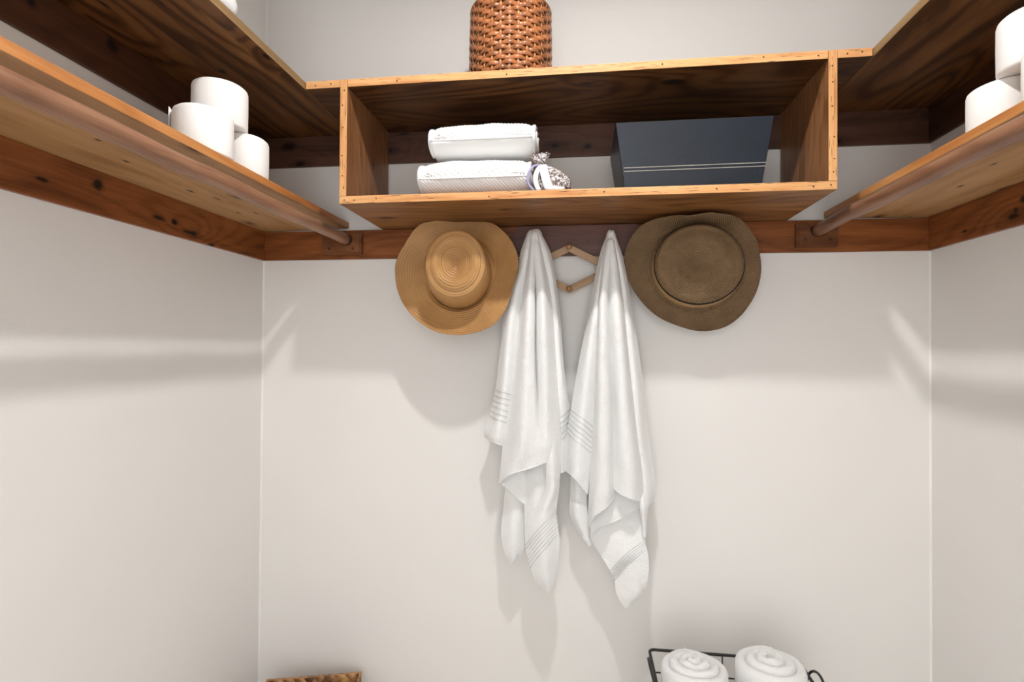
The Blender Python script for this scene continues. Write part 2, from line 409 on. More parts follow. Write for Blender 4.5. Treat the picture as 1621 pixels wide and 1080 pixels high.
# ------------------------------------------------------------------ open cubby on the back wall
cub = empty('cubby_shelf', ((BX1+BX2)/2, 1.40, ZLT), 'open wooden cubby with nailed plywood edges on the back wall', 'shelf')
PT = 0.0185
bb = board('bottom_board', (BX1, YBX, ZLT), (BX2, YB-0.001, ZL2), [M['botX'], M['plyX']], cub, '-Y')
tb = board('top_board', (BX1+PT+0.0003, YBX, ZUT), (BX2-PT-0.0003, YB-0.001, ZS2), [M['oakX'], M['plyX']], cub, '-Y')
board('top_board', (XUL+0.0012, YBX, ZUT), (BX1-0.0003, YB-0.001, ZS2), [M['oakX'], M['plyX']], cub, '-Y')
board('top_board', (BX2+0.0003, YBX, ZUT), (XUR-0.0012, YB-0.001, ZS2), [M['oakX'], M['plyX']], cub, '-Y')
add_knots(bb, [(onZ(u, v, ZLT), a, c) for u, v, a, c in ((800, 332, 0.016, 0.006), (612, 345, 0.030, 0.008))], 'X', 'Y')
add_knots(tb, [(onZ(u, v, ZUT), a, c) for u, v, a, c in ((1065, 130, 0.028, 0.014), (850, 123, 0.012, 0.005))], 'X', 'Y')
for x in (BX1, BX2-PT):
    board('side_panel', (x, YBX-0.0006, ZL2), (x+PT, YB-T-0.001, ZS2-0.0004), [M['oakZ'], M['plyZ']], cub, '-Y')
bm = bmesh.new()
def nail(x, z, r=0.0016):
    lathe(bm, [(r, 0.0004), (r, -0.0006), (r*0.4, -0.0009)], (x, YBX-0.0006, z), 8, 'Y')
for x in (-0.582, -0.556, -0.50, -0.22, 0.05, 0.30, 0.505, 0.541): nail(x, ZL2-0.009+random.uniform(-.003, .003))
for x in (-0.66, -0.62, -0.45, -0.18, 0.18, 0.40, 0.515, 0.575, 0.605): nail(x, ZS2-0.009+random.uniform(-.003, .003))
for z in (0.02, 0.05, 0.10, 0.17, 0.225, 0.262):
    nail(BX1+0.009+random.uniform(-.003, .003), ZL2+z); nail(BX2-0.009+random.uniform(-.003, .003), ZL2+z*0.97)
bmesh.ops.recalc_face_normals(bm, faces=bm.faces)
tag(obj('nail_heads', bm, M['nail'], cub), kind='stuff')

# ------------------------------------------------------------------ hanging rods in notched blocks
def rod(x, z, label):
    bm = bmesh.new()
    n = 60; r = 0.0165
    tube(bm, [(x + 0.0012*math.sin(i*0.9+x*9), Y0+(YB-T-0.004-Y0)*i/n, z+0.001*math.sin(i*0.6)) for i in range(n+1)], r, 20)
    bmesh.ops.recalc_face_normals(bm, faces=bm.faces)
    return tag(obj('clothes_rod', bm, M['rodY'], None, origin=(x, (Y0+YB)/2, z)), label, 'rod')
def socket(x0, x1, xr, zr, label):
    root = empty('rod_socket', ((x0+x1)/2, YB-T, ZLB+0.012), label, 'bracket')
    zb, zt = ZLB+0.012, ZLB+0.075
    r = 0.0178
    pts = [(x0, zb), (x1, zb), (x1, zt), (xr+r, zt)]
    pts += [(xr+r*math.cos(a), zr+r*math.sin(a)) for a in [-math.pi*k/14 for k in range(15)]]
    pts += [(xr-r, zt), (x0, zt)]
    bm = bmesh.new()
    f = bm.faces.new([bm.verts.new((p[0], YB-T-0.019, p[1])) for p in pts])
    ex = bmesh.ops.extrude_face_region(bm, geom=[f])
    bmesh.ops.translate(bm, verts=[v for v in ex['geom'] if isinstance(v, bmesh.types.BMVert)], vec=(0, 0.0187, 0))
    bmesh.ops.recalc_face_normals(bm, faces=bm.faces)
    bmesh.ops.bevel(bm, geom=[e for e in bm.edges if abs(e.verts[0].co.y-(YB-T-0.019)) < 1e-5 and abs(e.verts[1].co.y-(YB-T-0.019)) < 1e-5], offset=0.0035, segments=2, affect='EDGES')
    obj('block', bm, M['brkX'], root)
    for xs in (x0+0.2*(x1-x0), x1-0.2*(x1-x0)):
        bm = bmesh.new(); lathe(bm, [(0.004, 0.0), (0.004, -0.0012), (0.0022, -0.0018), (0.0018, -0.0005)], (xs, YB-T-0.019, zb+0.017), 14, 'Y')
        bmesh.ops.recalc_face_normals(bm, faces=bm.faces)
        obj('screw', bm, M['screw'], root)
ZR = z_(0.3200)
XRL, XRR = -0.700, 0.6245
rod(XRL, ZR, 'round wooden clothes rod under the lower shelf on the left side wall')
rod(XRR, ZR, 'round wooden clothes rod under the lower shelf on the right side wall')
a = onY(508.5, 392, YB-T-0.019).x; b_ = onY(571, 392, YB-T-0.019).x
socket(a, b_, XRL, ZR, 'notched wooden block holding the end of the left rod')
a = onY(1262, 380, YB-T-0.019).x; b_ = onY(1328, 380, YB-T-0.019).x
socket(a, b_, XRR, ZR, 'notched wooden block holding the end of the right rod')

# ------------------------------------------------------------------ toilet rolls
def make_roll():
    root = bpy.data.objects.new('toilet_roll', None); root.empty_display_size = 0.03; COL.objects.link(root)
    bm = bmesh.new()
    ro, ri, h, n = 0.0545, 0.0205, 0.0915, 56
    prof = [(ri, 0.0005), (ro-0.004, 0), (ro-0.001, 0.0018), (ro, 0.006), (ro+0.0004, h*0.5), (ro, h-0.008), (ro-0.0015, h-0.003), (ro-0.005, h), (ri, h-0.001)]
    P = []
    for r, z in prof:
        P.append([Vector((rr*math.cos(t), rr*math.sin(t), z)) for t in [2*math.pi*k/n for k in range(n)] for rr in [r*(1+0.010*math.sin(2*t+1)+0.006*math.sin(5*t))]])
    grid_bm(bm, P, True)
    # inner wall of the paper
    bmesh.ops.recalc_face_normals(bm, faces=bm.faces)
    me_o = obj('paper', bm, M['paper'], root)
    bm = bmesh.new(); lathe(bm, [(ri+0.0002, 0.0008), (ri+0.0002, h-0.001), (ri-0.0012, h-0.001), (ri-0.0012, 0.0008)], (0, 0, 0), 28, cap=False)
    obj('core_tube', bm, M['card'], root)
    # loose last sheet along the roll
    bm = bmesh.new(); P = []
    for i in range(9):
        t = 2.6+0.34*i/8; r = ro+0.0012+0.0035*(i/8)**3
        P.append([Vector((r*math.cos(t), r*math.sin(t), z)) for z in (0.001, h*0.5, h-0.001)])
    grid_bm(bm, P); o = obj('loose_sheet', bm, M['paper'], root)
    so = o.modifiers.new('s', 'SOLIDIFY'); so.thickness = 0.0006
    return root
def copy_tree(root, loc, rz, label, scale=1.0):
    r = root.copy(); COL.objects.link(r); r.location = loc; r.rotation_euler = (0, 0, rz); r['label'] = label
    for ch in [c for c in root.children if not c.name.startswith('loose_sheet')]:
        c = ch.copy(); COL.objects.link(c); c.parent = r
    return r
roll0 = make_roll()
tag(roll0, None, 'toilet roll', 'toilet rolls on the lower shelves')
spots = [(-0.757, 0.985, 0, 0.95, 'white toilet roll on the left lower shelf with wrinkled paper, lower one with loose end'),
         (-0.766, 1.125, 0, 1.7, 'white toilet roll on the left lower shelf, lower one nearer the back wall'),
         (-0.781, 1.066, 1, 4.0, 'white toilet roll stacked on top of two rolls on the left lower shelf'),
         (0.7407, 1.045, 0, 5.0, 'white toilet roll on the right lower shelf, lower one nearer the back wall'),
         (0.7250, 0.8976, 0, 2.2, 'white toilet roll on the right lower shelf, lower one farther from the back wall'),
         (0.748, 0.985, 1, 0.6, 'white toilet roll stacked on top of two rolls on the right lower shelf')]
for i, (x, y, lv, rz, lab) in enumerate(spots):
    loc = (x, y, (ZLT+0.0236 if x < 0 else ZLT+0.0212)+lv*0.0920)
    if i == 0:
        roll0.location = loc; roll0.rotation_euler = (0, 0, rz); roll0['label'] = lab
        for c in roll0.children: c.matrix_parent_inverse = Matrix()
    else: copy_tree(roll0, loc, rz, lab)

# ------------------------------------------------------------------ white folded linen on the left upper shelf
def folded_stack(name, c, sx, sy, h, layers, m, label, catg):
    root = empty(name, c, label, catg)
    for k in range(layers):
        bm = bmesh.new(); P = []
        z0 = c[2]+h*k/layers; th = h/layers
        jx = random.uniform(-.004, .004); jy = random.uniform(-.004, .004)
        n = 28
        for i in range(n):      # stadium section in x-z swept along y
            t = 2*math.pi*i/n
            x = math.copysign(abs(math.cos(t))**0.35, math.cos(t))*sx/2; z = math.copysign(abs(math.sin(t))**0.8, math.sin(t))*th/2
            P.append([Vector((c[0]+jx+x*(1-0.10*abs(q)**6), c[1]+jy+q*sy/2, z0+th/2+z*(1-0.35*abs(q)**6))) for q in [a/8 for a in range(-8, 9)]])
        V = grid_bm(bm, P+[P[0]]); bmesh.ops.remove_doubles(bm, verts=bm.verts, dist=1e-6)
        bmesh.ops.holes_fill(bm, edges=bm.edges); bmesh.ops.recalc_face_normals(bm, faces=bm.faces)
        obj('fold', bm, m, root)
    return root
_r = ray(376, 14); _yf = -0.715/(_r.x/_r.y)
folded_stack('folded_sheet', (-0.805, _yf-0.13, ZS2), 0.20, 0.26, 0.24, 3, M['linen'], 'white folded linen in a pile on the left upper shelf', 'linen')

# ------------------------------------------------------------------ round rattan basket on the cubby
M['rattan'] = plain('rattan', (0.38, 0.135, 0.048), 0.28, 140, 0.0006, 0.45, 0.5, vscale=38)
M['rattanv'] = plain('rattan_stake', (0.60, 0.25, 0.095), 0.3, 140, 0.0006, 0.25, 0.5, vscale=30)
M['rattand'] = plain('rattan_inside', (0.12, 0.045, 0.018), 0.7)
def rattan_basket():
    cx, cy, z0 = onY(808.5, 60, 1.40).x, 1.400, ZS2
    Rb, h = 0.1035, 0.218
    root = empty('rattan_basket', (cx, cy, z0), 'round woven orange-brown rattan basket on top of the cubby', 'basket')
    ns, rows = 30, 18
    bm = bmesh.new(); lathe(bm, [(Rb-0.004, 0.001), (Rb-0.004, h-0.004), (Rb-0.008, h-0.004), (Rb-0.008, 0.004)], (cx, cy, z0), 36)
    bmesh.ops.recalc_face_normals(bm, faces=bm.faces)
    obj('liner', bm, M['rattand'], root)
    rad = lambda z: Rb*(1+0.025*math.sin(math.pi*z/h))
    hw = h/rows
    for k in range(rows):
        bm = bmesh.new(); P = []
        zc = hw*(k+0.5); seg = ns*6
        tw = random.uniform(-.0006, .0006)
        for j in range(seg):
            t = 2*math.pi*j/seg
            wv = math.cos(ns/2*t*1.0 + math.pi*(k % 2))
            wv = math.copysign(abs(wv)**0.6, wv)
            r0 = rad(zc)+0.0028*wv + 0.0005*mnoise.noise(Vector((t*9, k*3.1, 0)))
            zz = zc + 0.0007*mnoise.noise(Vector((t*4, k*1.7, 5)))
            row = []
            for dr, dz in ((-0.0008, -hw*0.46), (0.0007, -hw*0.40), (0.0013, 0), (0.0007, hw*0.40), (-0.0008, hw*0.46)):
                row.append(Vector((cx+(r0+dr)*math.cos(t), cy+(r0+dr)*math.sin(t), z0+zz+dz)))
            P.append(row)
        V = grid_bm(bm, P+[P[0]]); bmesh.ops.remove_doubles(bm, verts=bm.verts, dist=1e-7); bmesh.ops.recalc_face_normals(bm, faces=bm.faces)
        obj('weaver', bm, M['rattan'], root, smooth=True)
    for j in range(ns):
        bm = bmesh.new(); t = 2*math.pi*(j+0.0)/ns*1.0
        P = []
        for i in range(rows*3+1):
            z = h*i/(rows*3); k = z/hw-0.5
            r0 = rad(z)-0.0026*math.cos(math.pi*k)*math.cos(ns/2*t)*1.15+0.0004
            P.append([Vector((cx+r0*math.cos(t+d)+e*math.cos(t), cy+r0*math.sin(t+d)+e*math.sin(t), z0+z)) for d, e in ((-0.024, -0.0006), (0, 0.0006), (0.024, -0.0006))])
        grid_bm(bm, P); bmesh.ops.recalc_face_normals(bm, faces=bm.faces)
        obj('stake', bm, M['rattanv'], root, smooth=True)
    bm = bmesh.new(); tube(bm, [(cx+(rad(h)+0.0006)*math.cos(2*math.pi*i/60), cy+(rad(h)+0.0006)*math.sin(2*math.pi*i/60), z0+h) for i in range(60)], 0.0042, 8, closed=True)
    obj('rim', bm, M['rattan'], root)
rattan_basket()

# ------------------------------------------------------------------ navy bin with white stitching
M['navy'] = plain('navy_leather', (0.0055, 0.011, 0.021), 0.42, 260, 0.0005, 0.25, 0.5, vscale=9)
M['thread'] = plain('white_thread', (0.75, 0.70, 0.62), 0.7)
M['felt'] = plain('bin_lining', (0.02, 0.02, 0.022), 0.9)
def navy_bin():
    yt0, yb0, yt1, yb1 = 1.279, 1.300, 1.522, 1.505
    tl, tr = onY(974.5, 195, yt0), onY(1226, 182, yt0)
    bl, br = onY(988.5, 297, yb0-0.003), onY(1207, 290, yb0-0.003)
    zt = (tl.z+tr.z)/2; zb = ZL2+0.0006
    k = (tl.z-zb)/(tl.z-bl.z)
    bl.x = tl.x+(bl.x-tl.x)*k; br.x = tr.x+(br.x-tr.x)*k
    out_t = [Vector((tl.x, yt0, zt)), Vector((tr.x, yt0, zt)), Vector((tr.x, yt1, zt)), Vector((tl.x, yt1, zt))]
    out_b = [Vector((bl.x, yb0, zb)), Vector((br.x, yb0, zb)), Vector((br.x, yb1, zb)), Vector((bl.x, yb1, zb))]
    ct = sum(out_t, Vector())/4; cb = sum(out_b, Vector())/4
    root = empty('storage_bin', (cb.x, cb.y, zb), 'navy blue leather storage bin with two rows of white stitching in the cubby', 'storage bin')
    def shell(inset, zoff):
        return [Vector((p.x+math.copysign(inset, ct.x-p.x), p.y+math.copysign(inset, ct.y-p.y), p.z)) for p in out_t], \
               [Vector((p.x+math.copysign(inset, cb.x-p.x), p.y+math.copysign(inset, cb.y-p.y), p.z+zoff)) for p in out_b]
    for i in range(4):
        j = (i+1) % 4
        it, ib = shell(0.005, 0.004)
        bm = bmesh.new()
        q = [out_b[i], out_b[j], out_t[j], out_t[i], ib[i], ib[j], it[j], it[i]]
        V = [bm.verts.new(p) for p in q]
        for f in ((0, 1, 2, 3), (5, 4, 7, 6), (3, 2, 6, 7), (1, 0, 4, 5), (0, 3, 7, 4), (2, 1, 5, 6)): bm.faces.new([V[a] for a in f])
        bmesh.ops.recalc_face_normals(bm, faces=bm.faces)
        bmesh.ops.bevel(bm, geom=[e for e in bm.edges], offset=0.0012, segments=2, affect='EDGES')
        obj('side', bm, M['navy'], root)
    bm = bmesh.new(); it, ib = shell(0.0052, 0.003)
    lo = (ib[0].x, ib[0].y, zb); hi = (ib[2].x, ib[2].y, zb+0.004); box_bm(bm, lo, hi)
    obj('base', bm, M['felt'], root)
    nrm = (out_b[1]-out_b[0]).cross(out_t[0]-out_b[0]).normalized()
    if nrm.y > 0: nrm = -nrm
    for v0, v1 in (((987, 266.5), (1213, 257.5)), ((988, 272), (1212, 263.2))):
        bm = bmesh.new(); n = 96
        def onface(u, v):
            r = ray(u, v); d = (out_b[0]-EYE).dot(nrm)/r.dot(nrm); return EYE+r*d+nrm*0.0006
        A, B = onface(*v0), onface(*v1)
        for k_ in range(n):
            a = A.lerp(B, (k_+0.12)/n); b = A.lerp(B, (k_+0.82)/n); b.z += 0.0006
            tube(bm, [a, a.lerp(b, .5)+nrm*0.0005, b], 0.0008, 5)
        tag(obj('stitching', bm, M['thread'], root), kind='stuff')
navy_bin()

# ------------------------------------------------------------------ folded towels in the cubby
def ribbed():
    m, nt, b = new_mat('ribbed_towel_band')
    tc = N(nt, 'ShaderNodeTexCoord'); mp = N(nt, 'ShaderNodeMapping'); mp.inputs['Rotation'].default_value = (0, R(48), 0)
    nt.links.new(tc.outputs['Object'], mp.inputs[0])
    wv = N(nt, 'ShaderNodeTexWave', i_Scale=52.0, i_Distortion=0.0); nt.links.new(mp.outputs[0], wv.inputs[0])
    b.inputs['Base Color'].default_value = (0.86, 0.855, 0.85, 1); b.inputs['Roughness'].default_value = 0.85
    bump(nt, b, wv.outputs[1], 0.7, 0.0012)
    return m
M['ribbed'] = ribbed()
def folded_towel(uL, uR, z0, z1, yfr, ybk, label, flip, ribs):
    x0, x1 = onY(uL, 290, yfr).x, onY(uR, 290, yfr).x
    cx, cy = (x0+x1)/2, (yfr+ybk)/2; zc = (z0+z1)/2; hh = (z1-z0)/2
    root = empty('folded_towel', (cx, cy, z0), label, 'towel', None)
    def sec(t, grow):
        # t: 0 bottom-back .. 1 top-back round the front;  returns y, z, arc
        e = 0.62
        a = lerp(-math.pi/2-0.0, -3*math.pi/2, t)          # through -pi = front
        c, s = math.cos(a), math.sin(a)
        yy = math.copysign(abs(c)**e, c); zz = math.copysign(abs(s)**0.85, s)
        return cy+(yy)*(cy-yfr+grow), zc+zz*(hh+grow)
    def layer(name, ta, tb, grow, th, mat, honey, nx, nt_, xin):
        bm = bmesh.new(); P = []
        for i in range(nt_+1):
            t = ta+(tb-ta)*i/nt_; row = []
            for j in range(nx+1):
                q = j/nx; u = 2*q-1
                wob = 0.0035*mnoise.noise(Vector((q*5, t*3, z0*7)))
                k = 1-0.16*abs(u)**9
                hb = 0.0
                if honey:
                    s = t*0.30
                    hb = 0.0030*(0.5+0.5*math.cos(2*math.pi*(q*(x1-x0))/0.017)*math.cos(2*math.pi*s/0.020))
                    hb *= sm(0.03, 0.08, q)*sm(0.03, 0.08, 1-q)*sm(0.455, 0.53, t)
                y, z = sec(t, grow+hb+wob)
                z = zc+(z-zc)*k; y = cy+(y-cy)*(1-0.05*abs(u)**9)
                sag = -0.0035*(u*u)*(1 if z > zc else 0)
                row.append(Vector((x0+xin+(x1-x0-2*xin)*q, y, max(z+sag, z0+0.0003))))
            P.append(row)
        grid_bm(bm, P); bmesh.ops.recalc_face_normals(bm, faces=bm.faces)
        o = obj(name, bm, mat, root)
        if th:
            so = o.modifiers.new('s', 'SOLIDIFY'); so.thickness = th; so.offset = -1
        return o
    # core: full loop, closed at the ends
    bm = bmesh.new(); P = []; nt_, nx = 40, 40
    for j in range(nx+1):
        q = j/nx; u = 2*q-1; k = 1-0.10*abs(u)**8
        P.append([Vector((x0+0.004+(x1-x0-0.008)*q, cy+(y-cy)*1.0, max(zc+(z-zc)*k, z0+0.0003))) for y, z in [sec(2.0*i/nt_, -0.003) for i in range(nt_)]])
    V = grid_bm(bm, P, True)
    for ring in (V[0][::-1], V[-1]): bm.faces.new(ring)
    bmesh.ops.recalc_face_normals(bm, faces=bm.faces)
    obj('core', bm, M['ribbed'] if ribs else M['satin'], root)
    layer('outer_fold', 0.46, 1.05, 0.0, 0.006, M['terry'], True, 130, 110, 0.0)
    bm = bmesh.new()                         # hem of the fold
    pts = []
    for j in range(41):
        q = j/40; y, z = sec(0.46, 0.0018); pts.append((x0+0.004+(x1-x0-0.008)*q, y, z))
    tube(bm, pts, 0.0022, 6); obj('hem', bm, M['terry'], root)
    # side of the folded end
    for sx, xe in ((-1, x0), (1, x1)):
        bm = bmesh.new()
        for kk in range(3):
            f = 1-0.26*kk
            tube(bm, [(xe+sx*(-0.002+0.0015*kk), cy+(y-cy)*f, max(zc+(z-zc)*f*0.86, z0+0.005)) for y, z in [sec(0.15+0.75*i/20, -0.004) for i in range(21)]], 0.0055, 6)
        obj('end_fold', bm, M['terry'], root)
zA = onY(750, 248, 1.29).z; zB = onY(760, 189, 1.29).z
folded_towel(661, 838, ZL2+0.0005, zA, 1.272, 1.50, 'white folded towel with ribbed band, the lower of two in the cubby', 0, True)
folded_towel(678, 845, zA+0.003, zB, 1.280, 1.50, 'white folded towel with honeycomb weave, on top of another in the cubby', 1, False)

# ------------------------------------------------------------------ lavender sachet
def sachet_mat():
    m, nt, b = new_mat('lavender_mesh')
    tc = N(nt, 'ShaderNodeTexCoord'); vo = N(nt, 'ShaderNodeTexVoronoi', i_Scale=330.0)
    nt.links.new(tc.outputs['Object'], vo.inputs[0])
    sep = N(nt, 'ShaderNodeSeparateColor'); nt.links.new(vo.outputs['Color'], sep.inputs[0])
    r = ramp(nt, ((0.0, (0.10, 0.07, 0.08)), (0.3, (0.36, 0.30, 0.22)), (0.55, (0.62, 0.58, 0.62)), (0.8, (0.82, 0.79, 0.78)), (0.95, (0.22, 0.17, 0.28))), 'CONSTANT')
    nt.links.new(sep.outputs[0], r.inputs[0]); nt.links.new(r.outputs[0], b.inputs['Base Color'])
    b.inputs['Roughness'].default_value = 0.7
    bump(nt, b, vo.outputs['Distance'], 0.8, 0.002)
    return m
M['lavender'] = sachet_mat()
M['lilac'] = plain('lilac_ribbon', (0.36, 0.34, 0.55), 0.35, spec=0.5)
def sachet():
    yc = 1.283
    root = empty('lavender_sachet', onY(876, 300, yc), 'small lavender sachet with white ribbon leaning on the folded towels', 'sachet')
    root.location.z = ZL2
    def rings(data, mat, name, wavy=0):
        bm = bmesh.new(); P = []
        for i, (u, v, ru) in enumerate(data):
            c = onY(u, v, yc); r = ru*yc/FPX; n = 40; row = []
            for k in range(n):
                a = 2*math.pi*k/n
                rr = r*(1+wavy*math.sin(7*a)*(i/(len(data)-1)))
                row.append(Vector((c.x+rr*math.cos(a), c.y+0.55*rr*math.sin(a), max(c.z+0.15*rr*math.cos(a)*(1 if wavy else 0), ZL2+0.0005))))
            P.append(row)
        V = grid_bm(bm, P, True); bm.faces.new(V[0][::-1]); 
        if not wavy: bm.faces.new(V[-1])
        bmesh.ops.recalc_face_normals(bm, faces=bm.faces)
        return obj(name, bm, mat, root)
    fine = []
    base = [(874, 306, 20), (876, 300, 28), (876, 290, 28), (873, 280, 25), (869, 272, 19), (862, 265, 11), (857, 261, 7)]
    rings(base, M['lavender'], 'pouch')
    rings([(857, 261.5, 7), (856, 257, 9), (855, 251, 12), (856, 245, 14)], M['lavender'], 'ruffle', 0.22)
    def ribbon(pts, wd, mat, name):
        bm = bmesh.new(); V = [onY(u, v, y) for u, v, y in pts]; P = []
        for i in range(25):
            p = spl(V, i/24); d = (spl(V, min(1, i/24+.02))-spl(V, max(0, i/24-.02))).normalized()
            s = d.cross(Vector((0, 1, 0))).normalized()*wd/2
            P.append([p-s, p+Vector((0, -0.0012, 0)), p+s])
        for row in P:
            for p in row: p.z = max(p.z, ZL2+0.0008)
        grid_bm(bm, P); o = obj(name, bm, mat, root)
        so = o.modifiers.new('s', 'SOLIDIFY'); so.thickness = 0.0008
    ribbon([(858, 262, 1.272), (862, 275, 1.262), (866, 290, 1.258), (872, 300, 1.258), (893, 303, 1.258)], 0.020, M['satin'], 'ribbon_tail')
    ribbon([(858, 262, 1.272), (850, 272, 1.262), (848, 288, 1.259), (853, 302, 1.259)], 0.011, M['satin'], 'ribbon_tail')
    ribbon([(856, 262, 1.272), (845, 263, 1.264), (837, 275, 1.259), (836, 290, 1.258), (846, 303, 1.258)], 0.005, M['lilac'], 'ribbon_loop')
sachet()

# ------------------------------------------------------------------ peg board with two pegs, on the back cleat
pb = empty('peg_board', (onY(905, 407, 1.53).x, 1.53, ZLB), 'dark mahogany peg board with clipped corners behind the hanging towels', 'board')
bm = bmesh.new()
yp0, yp1 = YB-T-0.0115, YB-T-0.0003
xa, xb = onY(806, 380, yp0).x, onY(1022, 380, yp0).x
zt, zb = ZLT-0.003, ZLB-0.001
prof = [(xa, zb), (xb, zb), (xb, zt-0.026), (xb-0.016, zt-0.018), (xb-0.024, zt), (xa+0.024, zt), (xa+0.016, zt-0.018), (xa, zt-0.026)]
f = bm.faces.new([bm.verts.new((p[0], yp0, p[1])) for p in prof])
ex = bmesh.ops.extrude_face_region(bm, geom=[f]); bmesh.ops.translate(bm, verts=[v for v in ex['geom'] if isinstance(v, bmesh.types.BMVert)], vec=(0, yp1-yp0, 0))
bmesh.ops.recalc_face_normals(bm, faces=bm.faces)
bmesh.ops.bevel(bm, geom=[e for e in bm.edges if all(abs(v.co.y-yp0) < 1e-5 for v in e.verts)], offset=0.002, segments=2, affect='EDGES')
obj('board', bm, M['pegX'], pb)
for u in (846, 965):
    p = onY(u, 380, 1.46); bm = bmesh.new()
    tube(bm, [(p.x, yp0+0.002, p.z-0.012), (p.x, 1.49, p.z-0.006), (p.x, 1.462, p.z)], 0.006, 10)
    obj('peg', bm, M['pegX'], pb)
for u, v in ((940.5, 396), (930, 381)):
    p = onY(u, v, yp0); bm = bmesh.new(); lathe(bm, [(0.002, 0.0), (0.002, -0.0008), (0.001, -0.001)], p, 10, 'Y'); bmesh.ops.recalc_face_normals(bm, faces=bm.faces)
    obj('screw', bm, M['screw'], pb)

# ------------------------------------------------------------------ folding accordion rack hung on the peg board
rk = empty('accordion_rack', onY(901, 425, yp0), 'folding wooden accordion rack with round knobs between the hanging towels', 'rack')
J = lambda u, v, y: onY(u, v, y)
ya, yb_ = yp0-0.0045, yp0-0.0135
top = lambda k: (901+136*k, 393); bt = lambda k: (901+136*k, 458.5); mid = lambda k: (901+68*k, 425.5)
slats = []
for k in (-1, 0):
    slats.append((top(k), bt(k+1), yb_)); slats.append((bt(k), top(k+1), ya))
slats += [(mid(-3), top(-1), ya), (mid(-3), bt(-1), yb_), (top(1), mid(3), yb_), (bt(1), mid(3), ya)]
for (p, q, y) in slats:
    A, B = J(*p, y), J(*q, y); d = (B-A).normalized(); A = A-d*0.010; B = B+d*0.010
    L_ = (B-A).length; n_ = Vector((0, 1, 0)); s_ = d.cross(n_)
    bm = bmesh.new(); hw, ht = 0.0095, 0.0042
    pr = [(-L_/2+hw-hw*math.cos(a), hw*math.sin(a)) for a in [math.pi/2-math.pi*i/8 for i in range(9)]]
    pr = [(-L_/2+hw-hw*math.cos(a), hw*math.sin(a)) for a in [-math.pi/2+math.pi*i/8 for i in range(9)]] + [(L_/2-hw+hw*math.cos(a), hw*math.sin(a)) for a in [math.pi/2-math.pi*i/8 for i in range(9)]]
    f = bm.faces.new([bm.verts.new((a, -ht, b)) for a, b in pr])
    ex = bmesh.ops.extrude_face_region(bm, geom=[f]); bmesh.ops.translate(bm, verts=[v for v in ex['geom'] if isinstance(v, bmesh.types.BMVert)], vec=(0, 2*ht, 0))
    bmesh.ops.recalc_face_normals(bm, faces=bm.faces)
    bmesh.ops.bevel(bm, geom=[e for e in bm.edges if abs(e.verts[0].co.y-e.verts[1].co.y) < 1e-6], offset=0.0008, segments=1, affect='EDGES')
    o = obj('slat', bm, M['rackX'], None)
    o.matrix_world = Matrix(((d.x, n_.x, -s_.x, 0), (d.y, n_.y, -s_.y, 0), (d.z, n_.z, -s_.z, 0), (0, 0, 0, 1)))
    o.location = (A+B)/2
    o.parent = rk; o.matrix_parent_inverse = Matrix.Translation(-rk.location)
for (p, ln) in ((top(0), 0.022), (bt(0), 0.022), (mid(-1), 0.02), (mid(1), 0.02), (mid(-3), 0.115), (mid(3), 0.075), (top(-1), 0.02), (top(1), 0.02), (bt(-1), 0.02), (bt(1), 0.02)):
    c = J(*p, yp0-0.001); bm = bmesh.new()
    lathe(bm, [(0.005, 0.0), (0.005, -ln+0.006), (0.0078, -ln+0.003), (0.0082, -ln), (0.006, -ln-0.004), (0.002, -ln-0.0055)], c, 16, 'Y'); bmesh.ops.recalc_face_normals(bm, faces=bm.faces)
    obj('knob', bm, M['knob'], rk)

